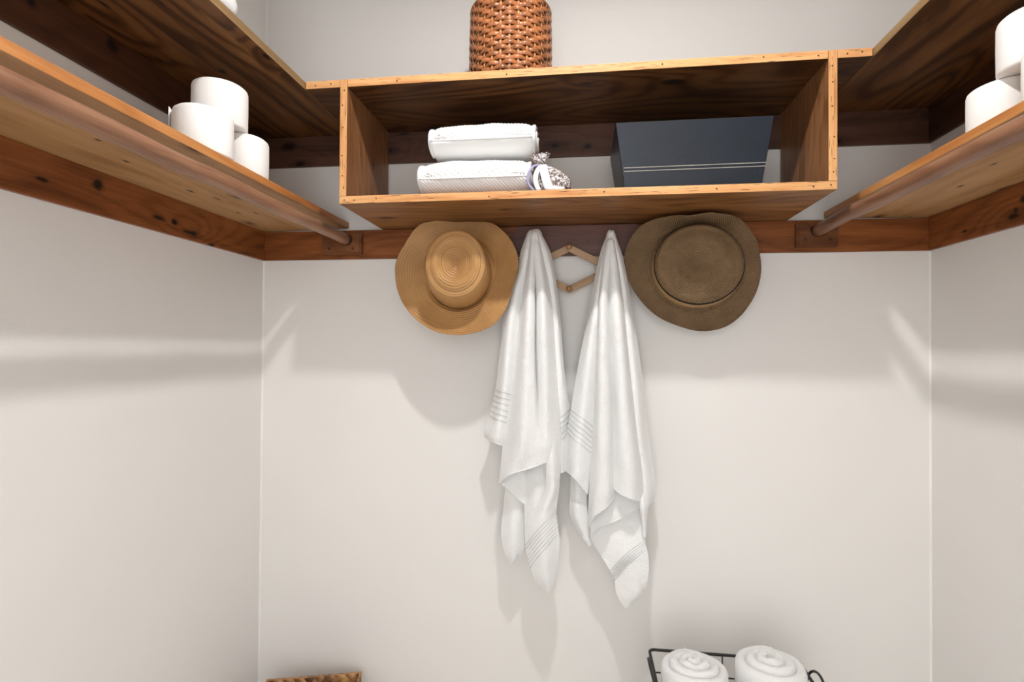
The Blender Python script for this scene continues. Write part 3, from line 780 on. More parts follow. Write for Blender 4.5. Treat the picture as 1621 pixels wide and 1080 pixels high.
# ------------------------------------------------------------------ straw hats
def straw(name, light, mid_, dark, ridge):
    m, nt, b = new_mat(name)
    uv = N(nt, 'ShaderNodeUVMap'); uv.uv_map = 'UVMap'
    mp = N(nt, 'ShaderNodeMapping'); mp.inputs['Scale'].default_value = (60, 500 if ridge else 300, 1); nt.links.new(uv.outputs[0], mp.inputs[0])
    n1 = N(nt, 'ShaderNodeTexNoise', i_Scale=1.0, i_Detail=4.0); nt.links.new(mp.outputs[0], n1.inputs['Vector'])
    tc = N(nt, 'ShaderNodeTexCoord'); n2 = N(nt, 'ShaderNodeTexNoise', i_Scale=14.0, i_Detail=3.0); nt.links.new(tc.outputs['Object'], n2.inputs['Vector'])
    f = mth(nt, 'ADD', mth(nt, 'MULTIPLY', n1.outputs[0], 0.65), mth(nt, 'MULTIPLY', n2.outputs[0], 0.35))
    h = n1.outputs[0]
    if ridge:                # seams between the rounds of braid
        sp = N(nt, 'ShaderNodeSeparateXYZ'); nt.links.new(uv.outputs[0], sp.inputs[0])
        nw = N(nt, 'ShaderNodeTexNoise', i_Scale=16.0, i_Detail=2.0); nt.links.new(tc.outputs['Object'], nw.inputs['Vector'])
        fr = mth(nt, 'FRACT', mth(nt, 'ADD', mth(nt, 'DIVIDE', sp.outputs[1], 0.0070), mth(nt, 'MULTIPLY', nw.outputs[0], 0.9)))
        sr_ = ramp(nt, ((0.0, (0, 0, 0)), (0.22, (1, 1, 1)), (0.85, (1, 1, 1)), (1.0, (0.2, 0.2, 0.2)))); nt.links.new(fr, sr_.inputs[0])
        f = mth(nt, 'ADD', mth(nt, 'MULTIPLY', f, 0.95), mth(nt, 'MULTIPLY', sr_.outputs[0], 0.34))
        h = mth(nt, 'ADD', n1.outputs[0], mth(nt, 'MULTIPLY', sr_.outputs[0], 1.5))
    if not ridge:            # fine crossed palm weave
        hs = []
        for ang in (38, -52):
            m2 = N(nt, 'ShaderNodeMapping'); m2.inputs['Rotation'].default_value = (0, R(ang), 0); nt.links.new(tc.outputs['Object'], m2.inputs[0])
            wv = N(nt, 'ShaderNodeTexWave', i_Scale=78.0, i_Distortion=2.0, i_Detail=2.0); wv.inputs['Detail Scale'].default_value = 1.5
            nt.links.new(m2.outputs[0], wv.inputs[0]); hs.append(wv.outputs[1])
        h = mth(nt, 'MULTIPLY', hs[0], hs[1])
        f = mth(nt, 'ADD', mth(nt, 'MULTIPLY', f, 0.70), mth(nt, 'MULTIPLY', h, 0.42))
    r = ramp(nt, ((0.44, dark), (0.66, mid_), (0.88, light)) if ridge else ((0.3, dark), (0.5, mid_), (0.72, light))); nt.links.new(f, r.inputs[0]); nt.links.new(r.outputs[0], b.inputs['Base Color'])
    b.inputs['Roughness'].default_value = 0.5 if ridge else 0.7; b.inputs['Specular IOR Level'].default_value = 0.35
    bump(nt, b, h, 0.6 if ridge else 0.9, 0.0012)
    return m
M['straw'] = straw('golden_straw', (0.50, 0.275, 0.105), (0.315, 0.155, 0.052), (0.075, 0.030, 0.009), True)
M['palm'] = straw('brown_palm_weave', (0.36, 0.24, 0.125), (0.21, 0.128, 0.062), (0.085, 0.048, 0.022), False)
M['band'] = plain('tan_hat_band', (0.40, 0.245, 0.115), 0.6, 200, 0.0004, 0.1)
M['cord'] = plain('black_cord', (0.015, 0.012, 0.01), 0.6)
def hat(label, outline, cpx, ybr, dbr, crown_px, crown_h, tpx, top_px, mat, pitch, dent, band=None):
    """outline, centre and crown ring in pixels of the photo, placed on the brim plane"""
    C = onY(*cpx, ybr(0)); n = 160
    root = empty('straw_hat', C, label, 'hat')
    pol = []
    for u, v in outline:
        a0 = math.atan2(-(v-cpx[1]), u-cpx[0]); P = onY(u, v, ybr(a0)+dbr(a0, 0)); P.z = min(P.z, ZLT-0.004); d = P-C
        pol.append((math.atan2(d.z, d.x), math.hypot(d.x, d.z)))
    pol.sort(); ext = [(a-2*math.pi, r) for a, r in pol]+pol+[(a+2*math.pi, r) for a, r in pol]
    def rout(t):
        for i in range(1, len(ext)-2):
            if ext[i][0] <= t <= ext[i+1][0]:
                f = (t-ext[i][0])/(ext[i+1][0]-ext[i][0])
                return cat(ext[i-1][1], ext[i][1], ext[i+1][1], ext[i+2][1], f)
        return pol[0][1]
    ybm = ybr(0)
    ca, cb = crown_px[0]*ybm/FPX, crown_px[1]*ybm/FPX
    yt = ybm-crown_h
    Tt = onY(*tpx, yt); ta, tb = top_px[0]*yt/FPX, top_px[1]*yt/FPX
    rings = []; arc = []; s_acc = 0
    def ell(a, b, t): return a*b/math.hypot(b*math.cos(t), a*math.sin(t))
    nb, nc, ntp = (int(0.085/pitch*8), int(crown_h/pitch*8), int(0.075/pitch*8)) if pitch > 0.003 else (90, 60, 60)
    amp = pitch*(0.36 if pitch > 0.003 else 0)
    ths = [-math.pi+2*math.pi*k/n for k in range(n)]
    ro = [rout(t) for t in ths]
    saw = lambda d: (1-(d/pitch) % 1.0) if amp and pitch > 0.003 else 0
    for i in range(nb+1):
        q = i/nb; row = []
        for k, t in enumerate(ths):
            rb = ell(ca, cb, t); r = lerp(ro[k], rb*1.02, q)
            d = (ro[k]-r)
            y = ybr(t)+dbr(t, q)
            y = lerp(y, ybm-0.004, sm(0.82, 1.0, q))
            y -= amp*saw(q*0.084+0.0022*mnoise.noise(Vector((math.cos(t)*2.2, math.sin(t)*2.2, 1+q*2))))
            row.append(Vector((C.x+r*math.cos(t), y, C.z+r*math.sin(t))))
        rings.append(row); arc.append(q*0.084)
    for i in range(1, nc+1):
        q = i/nc; row = []
        for t in ths:
            rb, rt = ell(ca, cb, t), ell(ta, tb, t)
            g = q**1.1
            r = lerp(rb, rt, g)*(1+0.03*math.sin(math.pi*q)); r *= 1-0.07*sm(0.86, 1.0, q)
            r += amp*saw(q*crown_h)*(1-sm(0.9, 1, q))
            cxx = lerp(C.x, Tt.x, q); czz = lerp(C.z, Tt.z, q)
            y = lerp(ybm-0.004, yt, math.sin(q*math.pi/2)**0.9 if q < 1 else 1)
            row.append(Vector((cxx+r*math.cos(t), y, czz+r*math.sin(t))))
        rings.append(row); arc.append(0.084+q*crown_h)
    last = rings[-1]
    for i in range(1, ntp+1):
        q = i/ntp; row = []
        for k, t in enumerate(ths):
            p = last[k]; sc_ = 1-q*0.985
            x = Tt.x+(p.x-Tt.x)*sc_; z = Tt.z+(p.z-Tt.z)*sc_
            y = yt-0.006*math.sin(min(q*2.2, 1)*math.pi)*(1 if q < 0.46 else 0)+dent(x-Tt.x, z-Tt.z, q)
            y -= amp*0.9*saw(q*0.075)
            row.append(Vector((x, y, z)))
        rings.append(row); arc.append(0.084+crown_h+q*0.075)
    bm = bmesh.new()
    V = grid_bm(bm, rings, True, uv=lambda a, b: (b/n, arc[a]))
    bm.faces.new(V[-1])
    bmesh.ops.recalc_face_normals(bm, faces=bm.faces)
    o = obj('body', bm, mat, root)
    so = o.modifiers.new('s', 'SOLIDIFY'); so.thickness = 0.0016; so.offset = 0
    # rolled brim edge
    bm = bmesh.new(); tube(bm, [p+Vector((0, 0, 0)) for p in rings[0][::2]], 0.0020, 6, closed=True); obj('brim_edge', bm, mat, root)
    if band:
        for nm, qa, qb, ex_, mm in band:
            bm = bmesh.new(); P = []
            for i in range(7):
                ia = nb+max(1, int(nc*lerp(qa, qb, i/6)))
                cen = sum(rings[ia], Vector())/n
                P.append([p+(p-cen).normalized()*ex_ for p in rings[ia]])
            grid_bm(bm, P, True); bmesh.ops.recalc_face_normals(bm, faces=bm.faces)
            o2 = obj(nm, bm, mm, root); so = o2.modifiers.new('s', 'SOLIDIFY'); so.thickness = 0.0014
    return root
outL = [(721, 349), (754, 351), (777, 354), (795, 366), (810, 384), (819, 407), (819, 424), (813, 448), (804, 477), (795, 497), (780, 514), (758, 524), (725, 529.5), (693, 525), (671, 514), (649, 494), (634, 470), (627, 440), (628.5, 414), (640, 390), (654, 368), (667, 356), (682, 351)]
yL = lambda t: 1.434-0.024*math.sin(t)*(-1)
def dL(t, q):
    e = (1-q)
    lowb = max(0, -math.sin(t))
    return 0.010*math.sin(2*t)*e - 0.016*lowb*e**3 + 0.012*(max(0, math.sin(t))**2)*e*e + 0.006*math.cos(2*t)*e
def dentL(x, z, q):
    return 0.011*math.exp(-((x/0.018)**2+((z+0.012)/0.030)**2))*sm(0.25, 0.8, q)
hat('golden tan braided straw hat with pinched oval crown hanging beside the white towels', outL, (728, 433), yL, dL, (51, 56), 0.092, (721, 416), (45, 50), M['straw'], 0.0070, dentL)
outR = [(1139, 340), (1095, 341), (1050, 345), (1032, 349), (1013, 360), (998.5, 378), (990, 399), (991, 423), (998.5, 448.5), (1017, 478), (1041, 500), (1073, 515), (1113, 523.5), (1147, 517), (1169, 502), (1185.5, 482), (1198.5, 456), (1204, 426), (1202, 404), (1197, 382), (1185.5, 363), (1169, 347), (1154, 341.5)]
yR = lambda t: 1.472-0.016*math.sin(t)
def dR(t, q):
    e = 1-q
    return 0.008*math.cos(2*t+0.6)*e - 0.006*e**3 + 0.010*max(0, -math.sin(t))*e - 0.056*max(0, math.sin(t))**2.5*e**1.4
def dentR(x, z, q):
    return 0.010*math.exp(-((x/0.03)**2+(z/0.03)**2))*sm(0.3, 0.9, q)-0.004*sm(0.1, 0.4, q)
hat('dark brown woven palm hat with tan band and thin black cord on the back wall', outR, (1102, 424), yR, dR, (67, 61), 0.070, (1107, 414), (58, 53), M['palm'], 0.0022, dentR,
    band=[('hat_band', 0.02, 0.40, 0.0014, M['band']), ('band_cord', 0.42, 0.48, 0.0020, M['cord'])])

# ------------------------------------------------------------------ the two hanging towels
def cloth_mat():
    m, nt, b = new_mat('bath_towel')
    tc = N(nt, 'ShaderNodeTexCoord')
    n1 = N(nt, 'ShaderNodeTexNoise', i_Scale=260.0, i_Detail=4.0, i_Roughness=0.7); nt.links.new(tc.outputs['Object'], n1.inputs['Vector'])
    n2 = N(nt, 'ShaderNodeTexNoise', i_Scale=25.0, i_Detail=3.0); nt.links.new(tc.outputs['Object'], n2.inputs['Vector'])
    b.inputs['Base Color'].default_value = (0.93, 0.93, 0.925, 1); b.inputs['Roughness'].default_value = 0.95
    b.inputs['Specular IOR Level'].default_value = 0.05; b.inputs['Sheen Weight'].default_value = 0.25
    h = mth(nt, 'ADD', n1.outputs[0], mth(nt, 'MULTIPLY', n2.outputs[0], 1.2))
    bump(nt, b, h, 0.8, 0.004)
    return m
M['bath'] = cloth_mat()
class Sheet:
    """a drape given by rows of (u, v, y) points, smoothed both ways"""
    def __init__(s, rows): s.rows = [[Vector(p) for p in r] for r in rows]
    def px(s, a, t):
        return spl([spl(r, a) for r in s.rows], t)
    def at(s, a, t):
        p = s.px(a, t); return onY(p.x, p.y, p.z)
    def build(s, name, root, nu=36, nv=90, th=0.0045, mat=None, hem=0, cap=False):
        P = [[s.at(j/nu, i/nv) for j in range(nu+1)] for i in range(nv+1)]
        for i in range(nv+1):
            for j in range(nu+1):
                p = P[i][j]; p.y += 0.0025*mnoise.noise(p*14)+0.0012*mnoise.noise(p*45)
        if cap:          # the cloth turns over the peg and down behind it
            top_ = [[p+Vector((0, dy, dz)) for p in P[0]] for dy, dz in ((0.036, -0.030), (0.034, -0.012), (0.028, 0.001), (0.019, 0.006), (0.008, 0.005))]
            bm = bmesh.new(); grid_bm(bm, top_+P)
        else:
            bm = bmesh.new(); grid_bm(bm, P)
        bmesh.ops.recalc_face_normals(bm, faces=bm.faces)
        o = obj(name, bm, mat or M['bath'], root, smooth=True)
        so = o.modifiers.new('s', 'SOLIDIFY'); so.thickness = th; so.offset = 0
        be = o.modifiers.new('b', 'BEVEL'); be.width = th*0.4; be.segments = 3; be.limit_method = 'ANGLE'; be.angle_limit = R(60)
        if hem:
            bm = bmesh.new(); tube(bm, [p+Vector((0, -0.001, 0)) for p in P[-1][:int(nu*hem)+1]], 0.0026, 6); obj('hem', bm, M['bath'], o)
        s.o = o
        return o
    def stripes(s, lines, r=0.0010, name='woven_stripe'):
        for (a0, t0), (a1, t1) in lines:
            bm = bmesh.new(); pts = []
            for i in range(25):
                f = i/24; a = lerp(a0, a1, f); t = lerp(t0, t1, f)
                p = s.at(a, t); pa = s.at(min(1, a+.02), t)-s.at(max(0, a-.02), t); pt = s.at(a, min(1, t+.02))-s.at(a, max(0, t-.02))
                nr = pa.cross(pt).normalized()
                if nr.y > 0: nr = -nr
                pts.append(p+nr*0.0024)
            tube(bm, pts, r, 6); obj(name, bm, M['stripe'], s.o)
    
# ---- first towel
t1 = empty('hanging_towel', onY(846, 700, 1.42), 'white bath towel with grey-striped border hanging on the peg beside the straw-coloured hat', 'towel', None)
L1 = Sheet([[(834, 374, 1.475), (838, 368, 1.462), (846, 366, 1.455)],
            [(825, 400, 1.475), (831, 398, 1.445), (842, 398, 1.44)],
            [(820, 428, 1.475), (827, 425, 1.440), (838, 425, 1.445)],
            [(809, 458, 1.468), (818, 458, 1.428), (832, 458, 1.448)],
            [(799, 495, 1.462), (810, 495, 1.420), (828, 495, 1.452)],
            [(793, 550, 1.462), (804, 550, 1.418), (822, 550, 1.455)],
            [(787, 605, 1.462), (799, 607, 1.418), (815, 609, 1.455)],
            [(778, 650, 1.465), (793, 655, 1.420), (810, 660, 1.455)],
            [(767, 680, 1.468), (785, 690, 1.425), (806, 696, 1.455)],
            [(768, 691, 1.47), (784, 701, 1.432), (804, 707, 1.458)]])
L1.build('left_drape', t1, cap=True, hem=1)
L1.stripes([((0.0, tt), (1.0, tt+0.006)) for tt in (0.695, 0.715, 0.735, 0.757, 0.780, 0.803)])
R1 = Sheet([[(845, 366, 1.455), (852, 366, 1.462), (857, 372, 1.475)],
            [(853, 398, 1.445), (864, 398, 1.445), (871, 402, 1.475)],
            [(862, 440, 1.452), (873, 440, 1.442), (879, 443, 1.475)],
            [(868, 500, 1.455), (880, 500, 1.440), (886, 502, 1.472)],
            [(872, 560, 1.455), (884, 560, 1.440), (890, 562, 1.472)],
            [(874, 615, 1.455), (888, 615, 1.438), (896, 618, 1.470)],
            [(876, 660, 1.455), (889, 657, 1.446), (902, 650, 1.486)],
            [(880, 705, 1.455), (889, 702, 1.448), (900, 696, 1.486)],
            [(884, 746, 1.455), (889, 748, 1.450), (898, 743, 1.486)]])
R1.build('right_drape', t1, cap=True, hem=1)
R1.stripes([((0.42, tt+0.012), (1.0, tt-0.012)) for tt in (0.745, 0.77, 0.795, 0.82, 0.845)])
B1 = Sheet([[(800, 770, 1.462), (815, 775, 1.452), (833, 780, 1.462)],
            [(797, 808, 1.462), (814, 808, 1.445), (833, 808, 1.462)],
            [(794, 836, 1.462), (813, 838, 1.442), (832, 840, 1.462)],
            [(796, 862, 1.462), (814, 864, 1.444), (831, 864, 1.462)],
            [(802, 882, 1.464), (812, 883, 1.452), (824, 879, 1.464)],
            [(808, 892, 1.466), (810, 892, 1.463), (812, 890, 1.466)]])
B1.build('rear_corner', t1)
U1a = Sheet([[(797, 690, 1.455), (815, 690, 1.440), (834, 690, 1.445)],
             [(794, 735, 1.452), (814, 738, 1.436), (834, 742, 1.440)],
             [(792, 765, 1.445), (812, 783, 1.432), (833, 802, 1.438)]])
U1a.build('inner_fold', t1)
U1b = Sheet([[(830, 690, 1.440), (848, 690, 1.425), (868, 690, 1.425)],
             [(831, 760, 1.440), (848, 758, 1.422), (868, 755, 1.422)],
             [(831, 815, 1.440), (846, 805, 1.420), (862, 792, 1.422)],
             [(832, 868, 1.438), (840, 850, 1.425), (850, 822, 1.425)]])
U1b.build('inner_fold', t1)
M1 = Sheet([[(838, 376, 1.462), (842, 370, 1.448), (846, 368, 1.443), (850, 370, 1.448), (854, 376, 1.462)],
            [(833, 412, 1.455), (840, 408, 1.420), (846, 408, 1.422), (855, 408, 1.422), (862, 410, 1.455)],
            [(826, 472, 1.445), (836, 470, 1.396), (848, 472, 1.428), (861, 470, 1.396), (873, 474, 1.445)],
            [(815, 560, 1.445), (831, 560, 1.386), (848, 560, 1.424), (864, 560, 1.386), (880, 560, 1.445)],
            [(803, 650, 1.445), (826, 650, 1.380), (851, 650, 1.400), (867, 650, 1.386), (885, 650, 1.440)],
            [(796, 710, 1.442), (822, 708, 1.380), (848, 706, 1.386), (868, 703, 1.386), (887, 703, 1.432)],
            [(791, 766, 1.440), (807, 751, 1.398), (840, 741, 1.388), (864, 733, 1.390), (887, 732, 1.430)]])
def crisp(rows):          # keep the two front folds full and the crease between them narrow
    out = []
    for k, r in enumerate(rows):
        l, c1, v_, c2, r_ = r; deep = 0.016*max(0, 1-abs(k-2.6)/2.4)
        v2 = v_+Vector((0, 0, deep))
        n1, n2 = c1.lerp(v_, 0.72), c2.lerp(v_, 0.72); n1.z = lerp(c1.z, v_.z, 0.30); n2.z = lerp(c2.z, v_.z, 0.30)
        out.append([l, c1, n1, v2, n2, c2, r_])
    return out
M1.rows = crisp(M1.rows)
M1.build('front_drape', t1, cap=True, nu=60, nv=110, hem=0.76)
T1 = Sheet([[(862, 690, 1.402), (875, 690, 1.402), (886, 690, 1.434)],
            [(864, 732, 1.394), (876, 732, 1.396), (886, 733, 1.430)],
            [(864, 772, 1.412), (875, 772, 1.394), (884, 775, 1.425)],
            [(854, 795, 1.415), (869, 793, 1.394), (881, 798, 1.424)],
            [(839, 818, 1.420), (861, 814, 1.396), (880, 814, 1.424)],
            [(832, 842, 1.424), (858, 838, 1.398), (883, 838, 1.426)],
            [(833, 866, 1.426), (860, 862, 1.400), (885, 855, 1.428)],
            [(838, 890, 1.428), (862, 889, 1.403), (883, 888, 1.430)],
            [(848, 918, 1.430), (864, 918, 1.412), (878, 914, 1.432)],
            [(866, 937, 1.432), (869, 938, 1.428), (872, 935, 1.432)]])
T1.build('front_corner', t1)
T1.stripes([((0.0, 0.655+0.026*k), (1.0, 0.395+0.034*k)) for k in range(7)])
# ---- second towel
t2 = empty('hanging_towel', onY(968, 700, 1.42), 'white bath towel with grey-striped border hanging on the peg beside the dark brown hat', 'towel', None)
L2 = Sheet([[(961, 374, 1.475), (964, 368, 1.462), (968, 367, 1.455)],
            [(951, 402, 1.475), (958, 400, 1.445), (966, 400, 1.442)],
            [(939, 458, 1.470), (948, 456, 1.432), (962, 456, 1.448)],
            [(931, 505, 1.465), (940, 505, 1.420), (957, 505, 1.450)],
            [(919, 565, 1.465), (932, 565, 1.416), (951, 565, 1.452)],
            [(910, 615, 1.465), (926, 617, 1.414), (946, 620, 1.452)],
            [(905, 648, 1.465), (921, 660, 1.414), (941, 676, 1.450)],
            [(897, 690, 1.468), (914, 705, 1.416), (936, 720, 1.448)],
            [(894, 738, 1.470), (912, 748, 1.420), (933, 752, 1.448)],
            [(895, 744, 1.470), (910, 757, 1.422), (930, 782, 1.446)]])
L2.build('left_drape', t2, cap=True, hem=1)
L2.stripes([((0.0, 0.668+0.018*k), (1.0, 0.672+0.020*k)) for k in range(6)])
R2 = Sheet([[(968, 367, 1.455), (971, 368, 1.462), (974, 375, 1.475)],
            [(972, 402, 1.444), (979, 402, 1.446), (985, 408, 1.475)],
            [(978, 445, 1.450), (987, 445, 1.442), (993, 448, 1.475)],
            [(982, 500, 1.450), (994, 500, 1.436), (1002, 503, 1.472)],
            [(987, 560, 1.450), (1001, 560, 1.432), (1011, 562, 1.470)],
            [(991, 620, 1.448), (1007, 620, 1.430), (1019, 622, 1.470)],
            [(995, 680, 1.446), (1011, 680, 1.430), (1025, 682, 1.470)],
            [(1000, 730, 1.446), (1018, 730, 1.432), (1032, 730, 1.470)],
            [(1006, 770, 1.446), (1023, 772, 1.434), (1037, 768, 1.470)],
            [(1010, 798, 1.446), (1022, 804, 1.438), (1034, 792, 1.470)]])
R2.build('right_drape', t2, cap=True)
S2 = Sheet([[(1008, 765, 1.450), (1016, 765, 1.450), (1026, 765, 1.450)],
            [(1013, 800, 1.420), (1018, 800, 1.412), (1025, 800, 1.430)],
            [(1016, 825, 1.422), (1019, 825, 1.416), (1023, 825, 1.430)],
            [(1018, 850, 1.424), (1020, 850, 1.420), (1022, 850, 1.428)]])
S2.build('inner_fold', t2)
B2 = Sheet([[(905, 745, 1.470), (915, 748, 1.458), (930, 752, 1.465)],
            [(903, 785, 1.470), (914, 788, 1.455), (928, 790, 1.465)],
            [(903, 812, 1.470), (914, 815, 1.455), (930, 815, 1.465)],
            [(912, 835, 1.470), (922, 838, 1.458), (933, 838, 1.466)],
            [(930, 863, 1.470), (933, 864, 1.468), (936, 862, 1.470)]])
B2.build('rear_corner', t2)
U2a = Sheet([[(934, 740, 1.452), (970, 740, 1.440), (1015, 740, 1.446)],
             [(934, 800, 1.448), (970, 790, 1.436), (1015, 780, 1.442)],
             [(935, 851, 1.444), (952, 835, 1.430), (984, 820, 1.428), (1015, 802, 1.438)]])
U2a.build('inner_fold', t2, hem=1)
U2b = Sheet([[(936, 790, 1.462), (972, 780, 1.452), (1018, 770, 1.456)],
             [(936, 850, 1.456), (975, 832, 1.444), (1018, 815, 1.448)],
             [(948, 874, 1.450), (980, 858, 1.436), (1019, 842, 1.440)],
             [(963, 898, 1.440), (990, 880, 1.424), (1022, 862, 1.432)],
             [(973, 918, 1.436), (996, 900, 1.420), (1026, 882, 1.430)],
             [(975, 935, 1.436), (1000, 924, 1.418), (1026, 908, 1.430)],
             [(981, 950, 1.436), (1002, 944, 1.420), (1019, 934, 1.432)],
             [(989, 961, 1.436), (992, 961.5, 1.432), (996, 960, 1.436)]])
U2b.build('front_corner', t2, nu=44)
U2b.stripes([((0.0, 0.47+0.026*k), (1.0, 0.375+0.026*k)) for k in range(5)])
M2L = Sheet([[(959, 388, 1.458), (962, 383, 1.446), (965, 381, 1.440), (967, 382, 1.440)],
             [(954, 420, 1.452), (957, 417, 1.420), (963, 416, 1.418), (966, 418, 1.425)],
             [(947, 480, 1.446), (951, 478, 1.398), (958, 478, 1.396), (964, 482, 1.426)],
             [(943, 560, 1.446), (949, 560, 1.388), (959, 560, 1.386), (967, 560, 1.424)],
             [(941, 640, 1.446), (949, 640, 1.384), (962, 640, 1.384), (970, 640, 1.424)],
             [(937, 710, 1.444), (948, 710, 1.386), (962, 708, 1.384), (971, 706, 1.422)],
             [(934, 770, 1.442), (946, 765, 1.390), (962, 758, 1.386), (972, 752, 1.420)],
             [(931, 836, 1.440), (940, 818, 1.402), (958, 804, 1.390), (972, 788, 1.420)]])
M2L.build('front_drape', t2, cap=True, nu=44, hem=1)
M2R = Sheet([[(966, 382, 1.440), (969, 381, 1.440), (971, 383, 1.446), (974, 388, 1.458)],
             [(966, 418, 1.425), (970, 416, 1.418), (975, 417, 1.422), (979, 420, 1.452)],
             [(963, 482, 1.426), (971, 478, 1.396), (980, 478, 1.398), (987, 482, 1.444)],
             [(965, 560, 1.424), (976, 560, 1.386), (987, 560, 1.388), (995, 560, 1.440)],
             [(970, 640, 1.422), (981, 640, 1.384), (993, 640, 1.386), (1004, 640, 1.438)],
             [(971, 706, 1.420), (985, 708, 1.384), (1000, 710, 1.388), (1012, 710, 1.436)],
             [(972, 745, 1.418), (988, 750, 1.386), (1004, 752, 1.390), (1017, 752, 1.434)],
             [(973, 774, 1.416), (986, 784, 1.390), (1002, 790, 1.392), (1018, 794, 1.432)]])
M2R.build('front_drape', t2, cap=True, nu=44, hem=1)

# ------------------------------------------------------------------ wire basket with rolled towels on the floor
def wire_basket():
    c0 = onY(1027.5, 1031.5, 1.43); c1 = onY(1263, 1043, 1.43)
    x0, x1 = c0.x, c1.x; zr = (c0.z+c1.z)/2; ybk, yfr = 1.43, 1.13
    zf = 0.004
    root = empty('wire_basket', ((x0+x1)/2, (ybk+yfr)/2, 0), 'black wire basket holding rolled white towels on the floor', 'basket')
    def rrect(ins, z, rad=0.03, n=6):
        xa, xb, ya_, yb2 = x0+ins, x1-ins, yfr+ins, ybk-ins; pts = []
        for cx, cy, a0 in ((xb-rad, yb2-rad, 0), (xa+rad, yb2-rad, 90), (xa+rad, ya_+rad, 180), (xb-rad, ya_+rad, 270)):
            pts += [Vector((cx+rad*math.cos(R(a0+90*i/n)), cy+rad*math.sin(R(a0+90*i/n)), z)) for i in range(n+1)]
        return pts
    tap = lambda z: 0.035*(1-z/zr)
    for k, (z, r) in enumerate(((zr, 0.0038), (zr-0.055, 0.0020), (zr*0.5, 0.0020), (zr*0.25, 0.0020), (zf+0.003, 0.0032))):
        bm = bmesh.new(); tube(bm, rrect(tap(z), z, 0.014), r, 8, closed=True); obj('rim' if k == 0 else 'hoop', bm, M['wire'], root)
    def vert(x, y, dx, dy):
        bm = bmesh.new(); tube(bm, [Vector((x+dx*tap(z), y+dy*tap(z), z)) for z in (zr, zr*0.6, zr*0.3, zf+0.003)], 0.0018, 6); obj('wire', bm, M['wire'], root)
    nx, ny = 4, 7
    for i in range(1, nx):
        x = lerp(x0, x1, i/nx); vert(x, ybk, 0, -1); vert(x, yfr, 0, 1)
    for i in range(1, ny):
        y = lerp(yfr, ybk, i/ny); vert(x0, y, 1, 0); vert(x1, y, -1, 0)
    for i in range(1, nx*2):
        x = lerp(x0+0.03, x1-0.03, i/(nx*2)); bm = bmesh.new(); tube(bm, [(x, yfr+0.034, zf), (x, ybk-0.034, zf)], 0.0018, 6); obj('wire', bm, M['wire'], root)
    for xs, s in ((x1, 1), (x0, -1)):
        bm = bmesh.new(); yc = 1.335
        pts = [Vector((xs+s*(0.002+0.010*math.sin(math.pi*i/20)), yc+0.045*math.cos(math.pi*i/20), zr-0.018+0.040*math.sin(math.pi*i/20)**0.8)) for i in range(21)]
        tube(bm, pts, 0.0030, 8); obj('handle', bm, M['wire'], root)
    return x0, x1, yfr, ybk, zr
wx0, wx1, wy0, wy1, wz = wire_basket()
def towel_roll(c, rad, h, turns, rot, lean, label, group=None):
    """spiral-rolled towel standing on end"""
    root = empty('rolled_towel', (c[0], c[1], 0.012), label, 'towel', group)
    th = rad/(turns+0.05); n = int(turns*40)
    bm = bmesh.new(); P = []
    for i in range(n+1):
        a = 2*math.pi*turns*i/n; rc = th*0.12 + (rad-th*0.62)*i/n
        wob = 1+0.03*mnoise.noise(Vector((math.cos(a)*1.2, math.sin(a)*1.2, i*0.004+c[0]*30)))
        rc *= wob; a2 = a+rot
        cx, cy = rc*math.cos(a2), rc*math.sin(a2)*0.92
        d = Vector((math.cos(a2), math.sin(a2), 0))
        dome = -0.030*(rc/rad)**2+0.005*mnoise.noise(Vector((a*1.1, 3, c[0]*9)))
        sec = []
        for m_ in range(13):
            f = m_/12
            if f < 0.2: o_, zz = 0.48, lerp(0.0, h-0.03, f/0.2)
            elif f > 0.8: o_, zz = -0.48, lerp(h-0.03, 0.0, (f-0.8)/0.2)
            else:
                b = math.pi*(f-0.2)/0.6; o_, zz = 0.48*math.cos(b), h-0.03+th*0.75*math.sin(b)
            top_w = dome*(zz/h)
            p = Vector((cx, cy, 0))+d*o_*th; sec.append(Vector((c[0]+p.x+lean[0]*zz, c[1]+p.y+lean[1]*zz, 0.012+zz+top_w)))
        P.append(sec)
    V = grid_bm(bm, P); bm.faces.new(V[0]); bm.faces.new(V[-1][::-1])
    bmesh.ops.recalc_face_normals(bm, faces=bm.faces)
    o = obj('spiral', bm, M['bath'], root)
    bm = bmesh.new()     # hem at the loose end
    tube(bm, [p+Vector((0, 0, 0)) for p in V_last] if False else [P[-1][k] for k in range(0, 13)], 0.003, 6); obj('hem', bm, M['bath'], root)
    return root
pA = onY(1094, 1052, 1.335); pB = onY(1214, 1050, 1.335)
towel_roll((pA.x, 1.322, 0), 0.087, pA.z+0.026, 3.7, -2.8, (0, 0), 'white towel rolled in a spiral, standing in the wire basket away from its handle')
towel_roll((pB.x, 1.330, 0), 0.090, pB.z+0.022, 3.2, -0.06, (0, 0), 'white towel rolled in a spiral, standing in the wire basket beside its handle')
towel_roll(((pA.x+pB.x)/2+0.004, 1.205, 0), 0.062, pA.z+0.005, 2.6, 1.0, (0, 0), 'white towel rolled in a spiral, standing in front of two others in the wire basket')

